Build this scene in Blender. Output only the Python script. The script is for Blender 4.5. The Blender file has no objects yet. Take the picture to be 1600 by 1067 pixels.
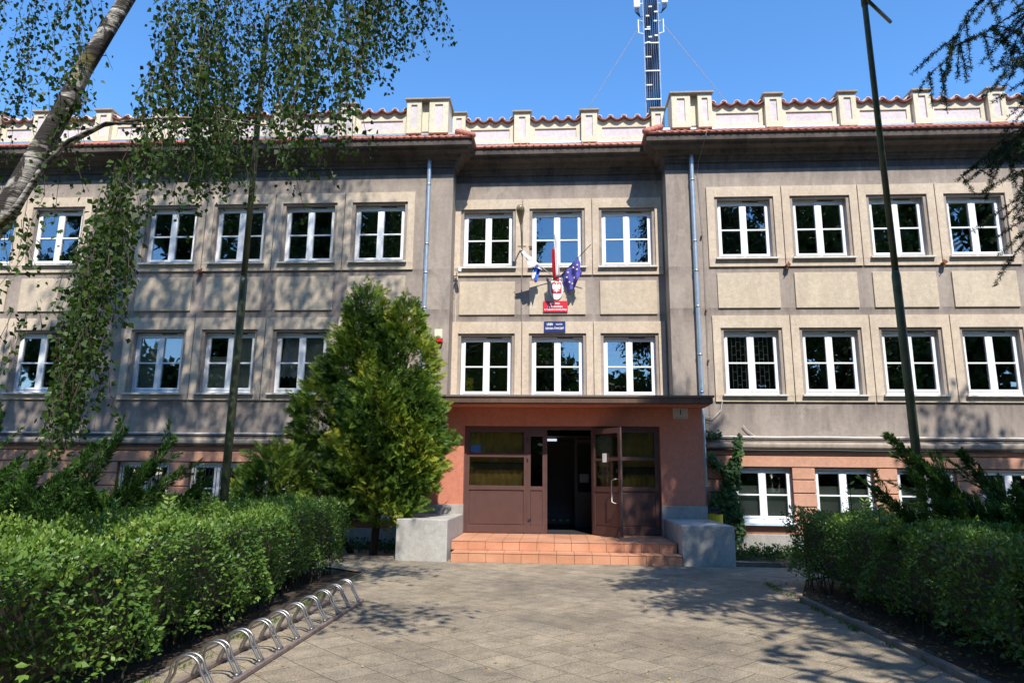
import bpy, math, random
import numpy as np
from mathutils import Vector, Matrix
R = math.radians
rng = np.random.default_rng(7)
random.seed(7)
scene = bpy.context.scene
COL = scene.collection

# ------------------------------------------------------------------ camera, sky, sun, exposure
cam_d = bpy.data.cameras.new("camera"); cam = bpy.data.objects.new("camera", cam_d); COL.objects.link(cam)
cam_d.sensor_width = 36.0; cam_d.lens = 24.0; cam_d.clip_end = 3000; cam_d.clip_start = 0.05
rt = Vector((0.99800855, 0.06222472, 0.01034544)); up = Vector((0.00206701, -0.1961805, 0.98056562)); fw = Vector((-0.06304499, 0.97859149, 0.19591843))
m = Matrix.Identity(4)
for i in range(3):
    m[i][0] = rt[i]; m[i][1] = up[i]; m[i][2] = -fw[i]
m[2][3] = 1.65
cam.matrix_world = m
scene.camera = cam
SUN_EL, SUN_AZ = R(51), R(164)          # azimuth clockwise from +Y
world = bpy.data.worlds.new("World"); scene.world = world; world.use_nodes = True
nt = world.node_tree; nt.nodes.clear()
sky = nt.nodes.new('ShaderNodeTexSky'); sky.sky_type = 'NISHITA'; sky.sun_disc = False
sky.sun_elevation = SUN_EL; sky.sun_rotation = SUN_AZ; sky.altitude = 200; sky.air_density = 1.0; sky.dust_density = 0.0; sky.ozone_density = 4.5
bg = nt.nodes.new('ShaderNodeBackground'); bg.inputs[1].default_value = 0.15
wo = nt.nodes.new('ShaderNodeOutputWorld')
hs = nt.nodes.new('ShaderNodeHueSaturation'); hs.inputs['Saturation'].default_value = 1.17; hs.inputs['Value'].default_value = 1.34
nt.links.new(sky.outputs[0], hs.inputs['Color']); nt.links.new(hs.outputs[0], bg.inputs[0]); nt.links.new(bg.outputs[0], wo.inputs[0])
sd = bpy.data.lights.new("sun", 'SUN'); sd.energy = 4.4; sd.angle = R(0.5); sd.color = (1.0, 0.945, 0.86)
sun = bpy.data.objects.new("sun", sd); COL.objects.link(sun)
sv = Vector((math.sin(SUN_AZ) * math.cos(SUN_EL), math.cos(SUN_AZ) * math.cos(SUN_EL), math.sin(SUN_EL)))
sun.rotation_euler = sv.to_track_quat('Z', 'Y').to_euler(); sun.location = (10, -20, 40)
scene.view_settings.view_transform = 'Standard'; scene.view_settings.look = 'None'
scene.view_settings.exposure = 0.62; scene.view_settings.gamma = 1.0
scene.render.engine = 'CYCLES'
scene.cycles.max_bounces = 6; scene.cycles.transparent_max_bounces = 12

# ------------------------------------------------------------------ mesh helpers
class MB:
    def __init__(s): s.v = []; s.f = []
    def quad(s, a, b, c, d):
        n = len(s.v); s.v += [tuple(a), tuple(b), tuple(c), tuple(d)]; s.f.append((n, n+1, n+2, n+3)); return s
    def poly(s, pts):
        n = len(s.v); s.v += [tuple(p) for p in pts]; s.f.append(tuple(range(n, n+len(pts)))); return s
    def box(s, x0, x1, y0, y1, z0, z1, top=None, bev=0.0):
        """axis-aligned box; bev cuts the vertical/horizontal front edges a little"""
        if bev > 0:
            b = bev
            ring = lambda x0,x1,y0,y1,z: [(x0,y0,z),(x1,y0,z),(x1,y1,z),(x0,y1,z)]
            rings = [ring(x0+b,x1-b,y0+b,y1-b,z0), ring(x0,x1,y0,y1,z0+b), ring(x0,x1,y0,y1,z1-b), ring(x0+b,x1-b,y0+b,y1-b,z1)]
            n = len(s.v)
            for r in rings: s.v += r
            s.f.append((n+3,n+2,n+1,n)); s.f.append((n+12,n+13,n+14,n+15))
            for k in range(3):
                for i in range(4):
                    j=(i+1)%4; s.f.append((n+4*k+i,n+4*k+j,n+4*k+4+j,n+4*k+4+i))
            return s
        n = len(s.v)
        s.v += [(x0,y0,z0),(x1,y0,z0),(x1,y1,z0),(x0,y1,z0),(x0,y0,z1),(x1,y0,z1),(x1,y1,z1),(x0,y1,z1)]
        s.f += [(n+3,n+2,n+1,n),(n+4,n+5,n+6,n+7),(n,n+1,n+5,n+4),(n+1,n+2,n+6,n+5),(n+2,n+3,n+7,n+6),(n+3,n,n+4,n+7)]
        return s
    def obox(s, c, ax, ay, az, hx, hy, hz):
        c = Vector(c); n = len(s.v)
        for k in (-1,1):
            for (i,j) in ((-1,-1),(1,-1),(1,1),(-1,1)):
                s.v.append(tuple(c + Vector(ax)*hx*i + Vector(ay)*hy*j + Vector(az)*hz*k))
        s.f += [(n+3,n+2,n+1,n),(n+4,n+5,n+6,n+7),(n,n+1,n+5,n+4),(n+1,n+2,n+6,n+5),(n+2,n+3,n+7,n+6),(n+3,n,n+4,n+7)]
        return s
    def tube(s, pts, rad, sides=8, cap=True):
        pts = [Vector(p) for p in pts]; k = len(pts)
        if not hasattr(rad, '__len__'): rad = [rad]*k
        n0 = len(s.v); prev = None
        for i, p in enumerate(pts):
            t = (pts[min(i+1,k-1)] - pts[max(i-1,0)]).normalized()
            a = prev if prev is not None else (Vector((0,0,1)) if abs(t.z) < 0.9 else Vector((1,0,0)))
            a = (a - t*a.dot(t)).normalized(); prev = a; b = t.cross(a)
            for q in range(sides):
                an = 2*math.pi*q/sides
                s.v.append(tuple(p + (a*math.cos(an) + b*math.sin(an))*rad[i]))
        for i in range(k-1):
            for q in range(sides):
                q2 = (q+1) % sides
                s.f.append((n0+i*sides+q, n0+i*sides+q2, n0+(i+1)*sides+q2, n0+(i+1)*sides+q))
        if cap:
            s.f.append(tuple(n0+q for q in reversed(range(sides)))); s.f.append(tuple(n0+(k-1)*sides+q for q in range(sides)))
        return s
    def prism(s, prof, axis, a0, a1):
        """profile polygon extruded along axis ('x': profile is (y,z); 'y': profile is (x,z); 'z': (x,y))"""
        def P(p, a): return {'x': (a,p[0],p[1]), 'y': (p[0],a,p[1]), 'z': (p[0],p[1],a)}[axis]
        n = len(s.v); k = len(prof)
        s.v += [P(p,a0) for p in prof] + [P(p,a1) for p in prof]
        s.f.append(tuple(n+i for i in reversed(range(k)))); s.f.append(tuple(n+k+i for i in range(k)))
        for i in range(k):
            j = (i+1) % k; s.f.append((n+i,n+j,n+k+j,n+k+i))
        return s
    def lathe(s, c, prof, sides=16, axis=(0,0,1), xdir=(1,0,0)):
        c = Vector(c); az = Vector(axis).normalized(); ax = Vector(xdir).normalized(); ay = az.cross(ax)
        n = len(s.v)
        for r, h in prof:
            for q in range(sides):
                an = 2*math.pi*q/sides
                s.v.append(tuple(c + az*h + (ax*math.cos(an)+ay*math.sin(an))*r))
        for i in range(len(prof)-1):
            for q in range(sides):
                q2 = (q+1) % sides
                s.f.append((n+i*sides+q, n+i*sides+q2, n+(i+1)*sides+q2, n+(i+1)*sides+q))
        s.f.append(tuple(n+q for q in reversed(range(sides)))); s.f.append(tuple(n+(len(prof)-1)*sides+q for q in range(sides)))
        return s
    def wall(s, x0, x1, z0, z1, y, holes, depth, edges=False):
        """front face at y (facing -y) with rectangular holes, reveals going back by depth"""
        xs = sorted({x0,x1}|{h[0] for h in holes}|{h[1] for h in holes}); zs = sorted({z0,z1}|{h[2] for h in holes}|{h[3] for h in holes})
        xs = [x for x in xs if x0 <= x <= x1]; zs = [z for z in zs if z0 <= z <= z1]
        for a, b in zip(xs, xs[1:]):
            for c, d in zip(zs, zs[1:]):
                mx, mz = (a+b)/2, (c+d)/2
                if any(h[0] < mx < h[1] and h[2] < mz < h[3] for h in holes): continue
                s.quad((a,y,c),(b,y,c),(b,y,d),(a,y,d))
        Y = y + depth
        for (a,b,c,d) in holes:
            s.quad((a,y,c),(a,y,d),(a,Y,d),(a,Y,c)); s.quad((b,y,c),(b,Y,c),(b,Y,d),(b,y,d))
            s.quad((a,y,c),(a,Y,c),(b,Y,c),(b,y,c)); s.quad((a,y,d),(b,y,d),(b,Y,d),(a,Y,d))
        if edges:
            s.quad((x0,y,z0),(x0,y,z1),(x0,Y,z1),(x0,Y,z0)); s.quad((x1,y,z0),(x1,Y,z0),(x1,Y,z1),(x1,y,z1))
            s.quad((x0,y,z0),(x0,Y,z0),(x1,Y,z0),(x1,y,z0)); s.quad((x0,y,z1),(x1,y,z1),(x1,Y,z1),(x0,Y,z1))
        return s

ORG = {}
def link(name, me, mat, parent, loc=None):
    o = bpy.data.objects.new(name, me); COL.objects.link(o)
    if mat is not None and not me.materials:
        for q in (mat if isinstance(mat, (list, tuple)) else [mat]): me.materials.append(q)
    if parent is not None: o.parent = parent
    return o
def obj(name, mb, mat, parent=None, smooth=False, origin=None):
    """origin = world position the object's origin gets (top-level things); children share the parent's origin"""
    if parent is not None: og = ORG[parent.name]
    else: og = Vector(origin) if origin is not None else Vector((0,0,0))
    me = bpy.data.meshes.new(name)
    me.from_pydata([(a-og.x, b-og.y, c-og.z) for a,b,c in mb.v], [], mb.f)
    if smooth: me.polygons.foreach_set('use_smooth', [True]*len(me.polygons))
    me.update()
    o = link(name, me, mat, parent)
    if parent is None: o.location = og
    ORG[o.name] = og
    return o
def quads_obj(name, V, tint, mat, parent=None, origin=None, per=4, smooth=False):
    """V: (n,per,3) world corners; tint: per face value"""
    og = ORG[parent.name] if parent is not None else Vector(origin if origin is not None else (0,0,0))
    n = len(V); V = (np.asarray(V, dtype=np.float32) - np.array(og, dtype=np.float32)).reshape(-1,3)
    me = bpy.data.meshes.new(name)
    me.vertices.add(n*per); me.vertices.foreach_set('co', V.ravel())
    me.loops.add(n*per); me.loops.foreach_set('vertex_index', np.arange(n*per, dtype=np.int32))
    me.polygons.add(n); me.polygons.foreach_set('loop_start', np.arange(0, n*per, per, dtype=np.int32))
    me.polygons.foreach_set('loop_total', np.full(n, per, dtype=np.int32))
    me.update(calc_edges=True)
    at = me.attributes.new('tint', 'FLOAT', 'FACE'); at.data.foreach_set('value', np.asarray(tint, dtype=np.float32))
    o = link(name, me, mat, parent)
    if parent is None: o.location = og
    ORG[o.name] = og
    return o
def empty(name, loc, label, cat, group=None):
    o = bpy.data.objects.new(name, None); COL.objects.link(o); o.location = loc; ORG[o.name] = Vector(loc)
    o.empty_display_size = 0.2
    return tag(o, label, cat, group)
def tag(o, label, cat, group=None, kind=None):
    o['label'] = label
    if cat: o['category'] = cat
    if group: o['group'] = group
    if kind: o['kind'] = kind
    return o
def structure(o, label=None):
    o['kind'] = 'structure'
    if label: o['label'] = label
    return o

# ------------------------------------------------------------------ materials
def new_mat(name):
    mt = bpy.data.materials.new(name); mt.use_nodes = True
    return mt, mt.node_tree, mt.node_tree.nodes['Principled BSDF']
def N(nt, typ, **kw):
    n = nt.nodes.new(typ)
    for k, v in kw.items():
        if k in n.inputs: n.inputs[k].default_value = v
        else: setattr(n, k, v)
    return n
def ramp(nt, fac, stops):
    r = nt.nodes.new('ShaderNodeValToRGB')
    els = r.color_ramp.elements
    while len(els) < len(stops): els.new(0.5)
    for e, (p, c) in zip(els, stops):
        e.position = p; e.color = (c[0], c[1], c[2], 1)
    nt.links.new(fac, r.inputs[0]); return r
def mixc(nt, fac, a, b, mode='MIX'):
    n = nt.nodes.new('ShaderNodeMix'); n.data_type = 'RGBA'; n.blend_type = mode
    for sock, v in ((n.inputs[0], fac), (n.inputs[6], a), (n.inputs[7], b)):
        if hasattr(v, 'links') or hasattr(v, 'is_linked'): nt.links.new(v, sock)
        elif isinstance(v, (int, float)): sock.default_value = v
        else: sock.default_value = (v[0], v[1], v[2], 1)
    return n.outputs[2]
def noise(nt, scale, detail=4, rough=0.55, vec=None, dist=0.0):
    n = nt.nodes.new('ShaderNodeTexNoise'); n.inputs['Scale'].default_value = scale; n.inputs['Detail'].default_value = detail
    n.inputs['Roughness'].default_value = rough; n.inputs['Distortion'].default_value = dist
    if vec is not None: nt.links.new(vec, n.inputs['Vector'])
    return n
def objvec(nt, scale=(1,1,1), rot=(0,0,0)):
    tc = nt.nodes.new('ShaderNodeTexCoord'); mp = nt.nodes.new('ShaderNodeMapping')
    mp.inputs['Scale'].default_value = scale; mp.inputs['Rotation'].default_value = rot
    nt.links.new(tc.outputs['Object'], mp.inputs['Vector']); return mp.outputs['Vector']
def bump(nt, b, h, strength=0.3, dist=0.02):
    bp = nt.nodes.new('ShaderNodeBump'); bp.inputs['Strength'].default_value = strength; bp.inputs['Distance'].default_value = dist
    nt.links.new(h, bp.inputs['Height']); nt.links.new(bp.outputs['Normal'], b.inputs['Normal'])
def plaster(name, base, dark, light=None, stain=0.6, streak=True, grain=60, bs=0.25, rough=0.92, bands=()):
    """render/plaster: broad patches, vertical rain streaks, fine grain"""
    mt, nt, b = new_mat(name)
    v = objvec(nt); n1 = noise(nt, 0.55, 6, 0.6, v)
    r1 = ramp(nt, n1.outputs[0], [(0.35, (0,0,0)), (0.72, (1,1,1))])
    c = mixc(nt, r1.outputs[0], base, light or [x*1.12 for x in base])
    if streak:
        vs = objvec(nt, (1.2, 1.2, 0.26)); n2 = noise(nt, 1.5, 8, 0.72, vs, 0.8)
        r2 = ramp(nt, n2.outputs[0], [(0.44, (0,0,0)), (0.66, (stain,stain,stain))])
        c = mixc(nt, r2.outputs[0], c, dark)
    if bands:
        tc = nt.nodes.new('ShaderNodeTexCoord'); sx = nt.nodes.new('ShaderNodeSeparateXYZ'); nt.links.new(tc.outputs['Object'], sx.inputs[0])
        nb = noise(nt, 1.0, 6, 0.7, objvec(nt, (2.6,2.6,.5)), .5); tot = None
        for (za, zb) in bands:          # strongest at the top edge zb, fading down to za
            mr = nt.nodes.new('ShaderNodeMapRange'); mr.inputs[1].default_value = za; mr.inputs[2].default_value = zb; mr.clamp = True; nt.links.new(sx.outputs[2], mr.inputs[0])
            lt_ = nt.nodes.new('ShaderNodeMath'); lt_.operation = 'LESS_THAN'; lt_.inputs[1].default_value = zb+.02; nt.links.new(sx.outputs[2], lt_.inputs[0])
            mu = nt.nodes.new('ShaderNodeMath'); mu.operation = 'MULTIPLY'; nt.links.new(mr.outputs[0], mu.inputs[0]); nt.links.new(lt_.outputs[0], mu.inputs[1])
            if tot is None: tot = mu.outputs[0]
            else:
                ad = nt.nodes.new('ShaderNodeMath'); ad.operation = 'MAXIMUM'; nt.links.new(tot, ad.inputs[0]); nt.links.new(mu.outputs[0], ad.inputs[1]); tot = ad.outputs[0]
        mm = nt.nodes.new('ShaderNodeMath'); mm.operation = 'MULTIPLY'; nt.links.new(tot, mm.inputs[0])
        rb = ramp(nt, nb.outputs[0], [(0.38,(0.15,)*3),(0.62,(1,1,1))]); nt.links.new(rb.outputs[0], mm.inputs[1])
        c = mixc(nt, mm.outputs[0], c, dark)
    if bands:                           # hard-edged repairs and hairline cracks of old plaster
        n5 = noise(nt, 0.85, 3, 0.5, objvec(nt, (1,1,1.6)), .3); r5 = ramp(nt, n5.outputs[0], [(0.615,(0,0,0)),(0.63,(.42,.42,.42))])
        c = mixc(nt, r5.outputs[0], c, light or base)
        vo = nt.nodes.new('ShaderNodeTexVoronoi'); vo.feature = 'DISTANCE_TO_EDGE'; vo.inputs['Scale'].default_value = 0.55
        nd = noise(nt, 2.2, 5, 0.7, v); va = nt.nodes.new('ShaderNodeVectorMath'); va.operation = 'MULTIPLY_ADD'; nt.links.new(nd.outputs['Color'], va.inputs[0]); va.inputs[1].default_value = (1.1,1.1,1.1); nt.links.new(v, va.inputs[2]); nt.links.new(va.outputs[0], vo.inputs['Vector'])
        r6 = ramp(nt, vo.outputs['Distance'], [(0.0,(.55,.55,.55)),(0.006,(0,0,0))]); nm = noise(nt, .5, 2, .5, v); rm = ramp(nt, nm.outputs[0], [(0.5,(0,0,0)),(0.58,(1,1,1))])
        mk = nt.nodes.new('ShaderNodeMath'); mk.operation = 'MULTIPLY'; nt.links.new(r6.outputs[0], mk.inputs[0]); nt.links.new(rm.outputs[0], mk.inputs[1])
        c = mixc(nt, mk.outputs[0], c, dark)
    n4 = noise(nt, 9, 5, 0.7, v); r4 = ramp(nt, n4.outputs[0], [(0.3,(0.86,)*3),(0.7,(1.1,)*3)])
    c = mixc(nt, 1.0, c, r4.outputs[0], 'MULTIPLY')
    n3 = noise(nt, grain, 3, 0.7, v); r3 = ramp(nt, n3.outputs[0], [(0.3, (0.82,)*3), (0.7, (1.12,)*3)])
    c = mixc(nt, 1.0, c, r3.outputs[0], 'MULTIPLY')
    nt.links.new(c, b.inputs['Base Color']); b.inputs['Roughness'].default_value = rough
    b.inputs['Specular IOR Level'].default_value = 0.2
    bump(nt, b, n3.outputs[0], bs, 0.01)
    return mt
def simple(name, base, rough=0.5, metal=0.0, var=0.15, scale=12, spec=0.5, bs=0.0):
    mt, nt, b = new_mat(name)
    v = objvec(nt); n1 = noise(nt, scale, 5, 0.6, v)
    r1 = ramp(nt, n1.outputs[0], [(0.3, [x*(1-var) for x in base]), (0.7, [min(1,x*(1+var)) for x in base])])
    nt.links.new(r1.outputs[0], b.inputs['Base Color']); b.inputs['Roughness'].default_value = rough; b.inputs['Metallic'].default_value = metal
    b.inputs['Specular IOR Level'].default_value = spec
    if bs: bump(nt, b, n1.outputs[0], bs, 0.01)
    return mt
def leafy(name, stops, trans=0.35, gloss=0.45, spec=0.35):
    """leaf material: colour from the per-leaf tint, some light passes through"""
    mt, nt, b = new_mat(name)
    at = nt.nodes.new('ShaderNodeAttribute'); at.attribute_name = 'tint'
    r = ramp(nt, at.outputs['Fac'], stops)
    nt.links.new(r.outputs[0], b.inputs['Base Color']); b.inputs['Roughness'].default_value = gloss; b.inputs['Specular IOR Level'].default_value = spec
    tr = nt.nodes.new('ShaderNodeBsdfTranslucent')
    tc = mixc(nt, 1.0, r.outputs[0], (1.25, 1.35, 0.6), 'MULTIPLY'); nt.links.new(tc, tr.inputs[0])
    ms = nt.nodes.new('ShaderNodeMixShader'); ms.inputs[0].default_value = trans
    out = nt.nodes['Material Output']
    nt.links.new(b.outputs[0], ms.inputs[1]); nt.links.new(tr.outputs[0], ms.inputs[2]); nt.links.new(ms.outputs[0], out.inputs[0])
    return mt
def glass_mat(name, refl=0.2, tint=(0.6,0.65,0.66)):
    mt, nt, b = new_mat(name); nt.nodes.remove(b)
    g = nt.nodes.new('ShaderNodeBsdfGlossy'); g.inputs['Roughness'].default_value = 0.012; g.inputs[0].default_value = (0.95,0.97,1,1)
    n1 = noise(nt, 1.3, 2, 0.5, objvec(nt)); bp = nt.nodes.new('ShaderNodeBump'); bp.inputs['Strength'].default_value = 0.10; bp.inputs['Distance'].default_value = 0.02
    nt.links.new(n1.outputs[0], bp.inputs['Height']); nt.links.new(bp.outputs[0], g.inputs['Normal'])
    t = nt.nodes.new('ShaderNodeBsdfTransparent'); t.inputs[0].default_value = (*tint, 1)
    lw = nt.nodes.new('ShaderNodeLayerWeight'); lw.inputs[0].default_value = 0.35
    mr = nt.nodes.new('ShaderNodeMapRange'); mr.inputs[3].default_value = refl; mr.inputs[4].default_value = 0.9
    nt.links.new(lw.outputs['Fresnel'], mr.inputs[0])
    ms = nt.nodes.new('ShaderNodeMixShader'); nt.links.new(mr.outputs[0], ms.inputs[0]); nt.links.new(t.outputs[0], ms.inputs[1]); nt.links.new(g.outputs[0], ms.inputs[2])
    nt.links.new(ms.outputs[0], nt.nodes['Material Output'].inputs[0])
    return mt

M = {}
M['render'] = plaster('grey render', (0.355,0.295,0.250), (0.19,0.16,0.142), (0.43,0.365,0.31), 0.62, bands=((2.9,3.57),(5.55,5.96),(6.80,7.07),(9.45,9.78)))
M['frieze'] = plaster('shade and soot render', (0.105,0.095,0.092), (0.05,0.046,0.05), (0.15,0.135,0.125), 0.7)  # eave shade and dirt both in this colour
M['surround'] = plaster('beige window surround', (0.60,0.485,0.365), (0.40,0.325,0.25), (0.66,0.55,0.425), 0.45, bands=((3.60,3.71),(7.1,7.26)))
M['panel'] = plaster('beige spandrel', (0.56,0.46,0.345), (0.39,0.32,0.245), (0.63,0.53,0.40), 0.4)
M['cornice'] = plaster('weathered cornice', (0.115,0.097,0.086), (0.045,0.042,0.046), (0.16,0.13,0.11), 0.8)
M['ledge'] = plaster('ledge', (0.36,0.30,0.24), (0.16,0.13,0.11), None, 0.6)
M['orange'] = plaster('orange plinth render', (0.56,0.295,0.195), (0.42,0.215,0.15), (0.61,0.34,0.235), 0.35)
M['porch'] = plaster('terracotta porch render', (0.53,0.205,0.132), (0.43,0.17,0.112), (0.58,0.235,0.155), 0.25, bs=0.35)
M['cement'] = plaster('grey cement', (0.36,0.34,0.31), (0.22,0.20,0.18), None, 0.4)
M['concrete'] = plaster('cast concrete', (0.40,0.385,0.355), (0.25,0.235,0.215), (0.47,0.455,0.42), 0.45, bs=0.3, grain=45)
M['cream'] = plaster('cream parapet', (0.70,0.645,0.48), (0.46,0.43,0.35), (0.74,0.69,0.54), 0.3, bs=0.1)
M['pinkpanel'] = plaster('pale parapet panel', (0.64,0.58,0.585), (0.5,0.46,0.46), None, 0.25, bs=0.1)
M['cap'] = plaster('parapet cap stone', (0.36,0.32,0.26), (0.2,0.18,0.15), None, 0.5)
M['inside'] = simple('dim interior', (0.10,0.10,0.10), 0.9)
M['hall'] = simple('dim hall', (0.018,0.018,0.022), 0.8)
M['pvc'] = simple('white window plastic', (0.82,0.83,0.84), 0.35, 0, 0.03, 3, 0.4)
M['sill'] = simple('pale metal sill', (0.66,0.63,0.58), 0.5, 0, 0.1, 8)
M['bluesill'] = simple('pale blue sill', (0.55,0.64,0.72), 0.5, 0, 0.08, 8)
M['glass'] = glass_mat('window glass', 0.12, (.84,.86,.86))
M['doorglass'] = glass_mat('door glass', 0.055, (0.92,0.90,0.80))
M['brown'] = simple('brown painted metal', (0.092,0.046,0.040), 0.42, 0, 0.12, 5, 0.5)
M['porchroof'] = plaster('brown fascia', (0.14,0.085,0.062), (0.06,0.045,0.04), None, 0.5)
M['zinc'] = simple('galvanised steel', (0.47,0.53,0.58), 0.38, 0.75, 0.12, 6)
M['white'] = simple('white paint', (0.80,0.80,0.78), 0.5, 0, 0.05, 6)
M['black'] = simple('black', (0.02,0.02,0.022), 0.5)
M['steel'] = simple('brushed steel', (0.36,0.36,0.36), 0.42, 1.0, 0.08, 20)
M['railsteel'] = simple('rusty grey steel', (0.26,0.20,0.18), 0.6, 0.45, 0.3, 14, bs=0.2)
M['polegreen'] = simple('green painted pole', (0.085,0.105,0.062), 0.5, 0, 0.3, 7, 0.4, 0.1)
M['pipe'] = simple('pale conduit', (0.62,0.58,0.52), 0.5, 0, 0.12, 4)
M['wire'] = simple('grey wire', (0.28,0.24,0.22), 0.6, 0.3)
M['rust'] = simple('rusted iron', (0.20,0.075,0.035), 0.9, 0, 0.4, 30)
M['red'] = simple('red enamel', (0.62,0.018,0.035), 0.35, 0, 0.05)
M['navy'] = simple('navy enamel', (0.018,0.028,0.16), 0.35, 0, 0.1)
M['ink'] = simple('black ink', (0.012,0.012,0.012), 0.6)
M['bluetape'] = simple('blue sticker', (0.03,0.12,0.42), 0.5)
M['fabricwhite'] = simple('white flag cloth', (0.78,0.78,0.80), 0.9, 0, 0.04)
M['fabricred'] = simple('red flag cloth', (0.66,0.02,0.035), 0.9, 0, 0.06)
M['fabricblue'] = simple('blue flag cloth', (0.11,0.10,0.44), 0.9, 0, 0.08)
M['fabricmidblue'] = simple('mid blue flag cloth', (0.03,0.13,0.60), 0.9, 0, 0.06)
M['star'] = simple('pale yellow star', (0.80,0.74,0.45), 0.9, 0, 0.02)
M['soil'] = simple('dark soil', (0.060,0.045,0.032), 0.95, 0, 0.4, 6, 0.2, 0.6)
M['twig'] = simple('brown twigs', (0.040,0.034,0.020), 0.9, 0, 0.3, 20, bs=0.5)
M['kerb'] = simple('worn kerb', (0.17,0.145,0.12), 0.9, 0, 0.25, 9, 0.2, 0.3)
M['yellow'] = simple('yellow plastic', (0.72,0.50,0.02), 0.5, 0, 0.06)
M['curtain'] = simple('net curtain', (0.85,0.86,0.88), 0.9, 0, 0.1, 25)
M['blind'] = simple('pale green blind', (0.62,0.67,0.55), 0.8, 0, 0.05, 4)
M['amber'] = simple('dusty lamp cover', (0.24,0.19,0.11), 0.25, 0, 0.3, 9, 0.6)
M['cable'] = simple('dark cable', (0.012,0.014,0.026), 0.8, 0, 0.3, 20, 0.1)

def tile_mat():
    mt, nt, b = new_mat('terracotta tiles')
    v = objvec(nt); br = nt.nodes.new('ShaderNodeTexBrick'); nt.links.new(v, br.inputs['Vector'])
    n1 = noise(nt, 5, 5, 0.6, v)
    r = ramp(nt, n1.outputs[0], [(0.3,(0.36,0.125,0.09)),(0.7,(0.54,0.225,0.165))])
    nt.links.new(r.outputs[0], b.inputs['Base Color']); b.inputs['Roughness'].default_value = 0.75
    bump(nt, b, n1.outputs[0], 0.3, 0.01); nt.nodes.remove(br); return mt
M['rooftile'] = tile_mat()
M['caprow'] = simple('faded pinkish tile', (0.72,0.56,0.52), 0.8, 0, 0.22, 7, 0.3, 0.2)
M['tileunder'] = simple('dark red tile', (0.30,0.14,0.12), 0.8, 0, 0.3, 9)
def step_mat():
    """clinker step tiles 0.36 wide with dark joints (object x)"""
    mt, nt, b = new_mat('orange clinker tiles')
    v = objvec(nt); n1 = noise(nt, 1.6, 3, 0.5, v); n2 = noise(nt, 45, 3, 0.6, v)
    r = ramp(nt, n1.outputs[0], [(0.35,(0.47,0.215,0.12)),(0.68,(0.61,0.305,0.18))])
    r2 = ramp(nt, n2.outputs[0], [(0.3,(0.86,)*3),(0.7,(1.08,)*3)])
    c = mixc(nt, 1.0, r.outputs[0], r2.outputs[0], 'MULTIPLY')
    nt.links.new(c, b.inputs['Base Color']); b.inputs['Roughness'].default_value = 0.5; return mt
M['clinker'] = step_mat()
M['grout'] = simple('dark grout', (0.14,0.095,0.075), 0.9)

def bark_mat():
    mt, nt, b = new_mat('birch bark')
    v = objvec(nt, (3,3,26)); n1 = noise(nt, 1.0, 6, 0.65, v, 0.6)
    v2 = objvec(nt, (1,1,1)); n2 = noise(nt, 3.2, 7, 0.7, v2, 1.0)
    a = ramp(nt, n1.outputs[0], [(0.42,(0.035,0.028,0.022)),(0.49,(0.34,0.31,0.27)),(0.62,(0.64,0.61,0.56))])
    bb = ramp(nt, n2.outputs[0], [(0.44,(0,0,0)),(0.53,(1,1,1))])
    c = mixc(nt, bb.outputs[0], a.outputs[0], (0.030,0.025,0.020))
    n3 = noise(nt, 1.7, 4, 0.6, v2); mo = ramp(nt, n3.outputs[0], [(0.58,(0,0,0)),(0.66,(0.55,0.55,0.55))])
    c = mixc(nt, mo.outputs[0], c, (0.15,0.135,0.02))
    nt.links.new(c, b.inputs['Base Color']); b.inputs['Roughness'].default_value = 0.85
    bump(nt, b, n1.outputs[0], 0.8, 0.03); return mt
M['birchbark'] = bark_mat()
M['bark'] = simple('dark bark', (0.05,0.04,0.032), 0.95, 0, 0.4, 14, 0.2, 0.7)
M['barkthin'] = simple('reddish twigs', (0.045,0.028,0.02), 0.8, 0, 0.3, 20)

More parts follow.
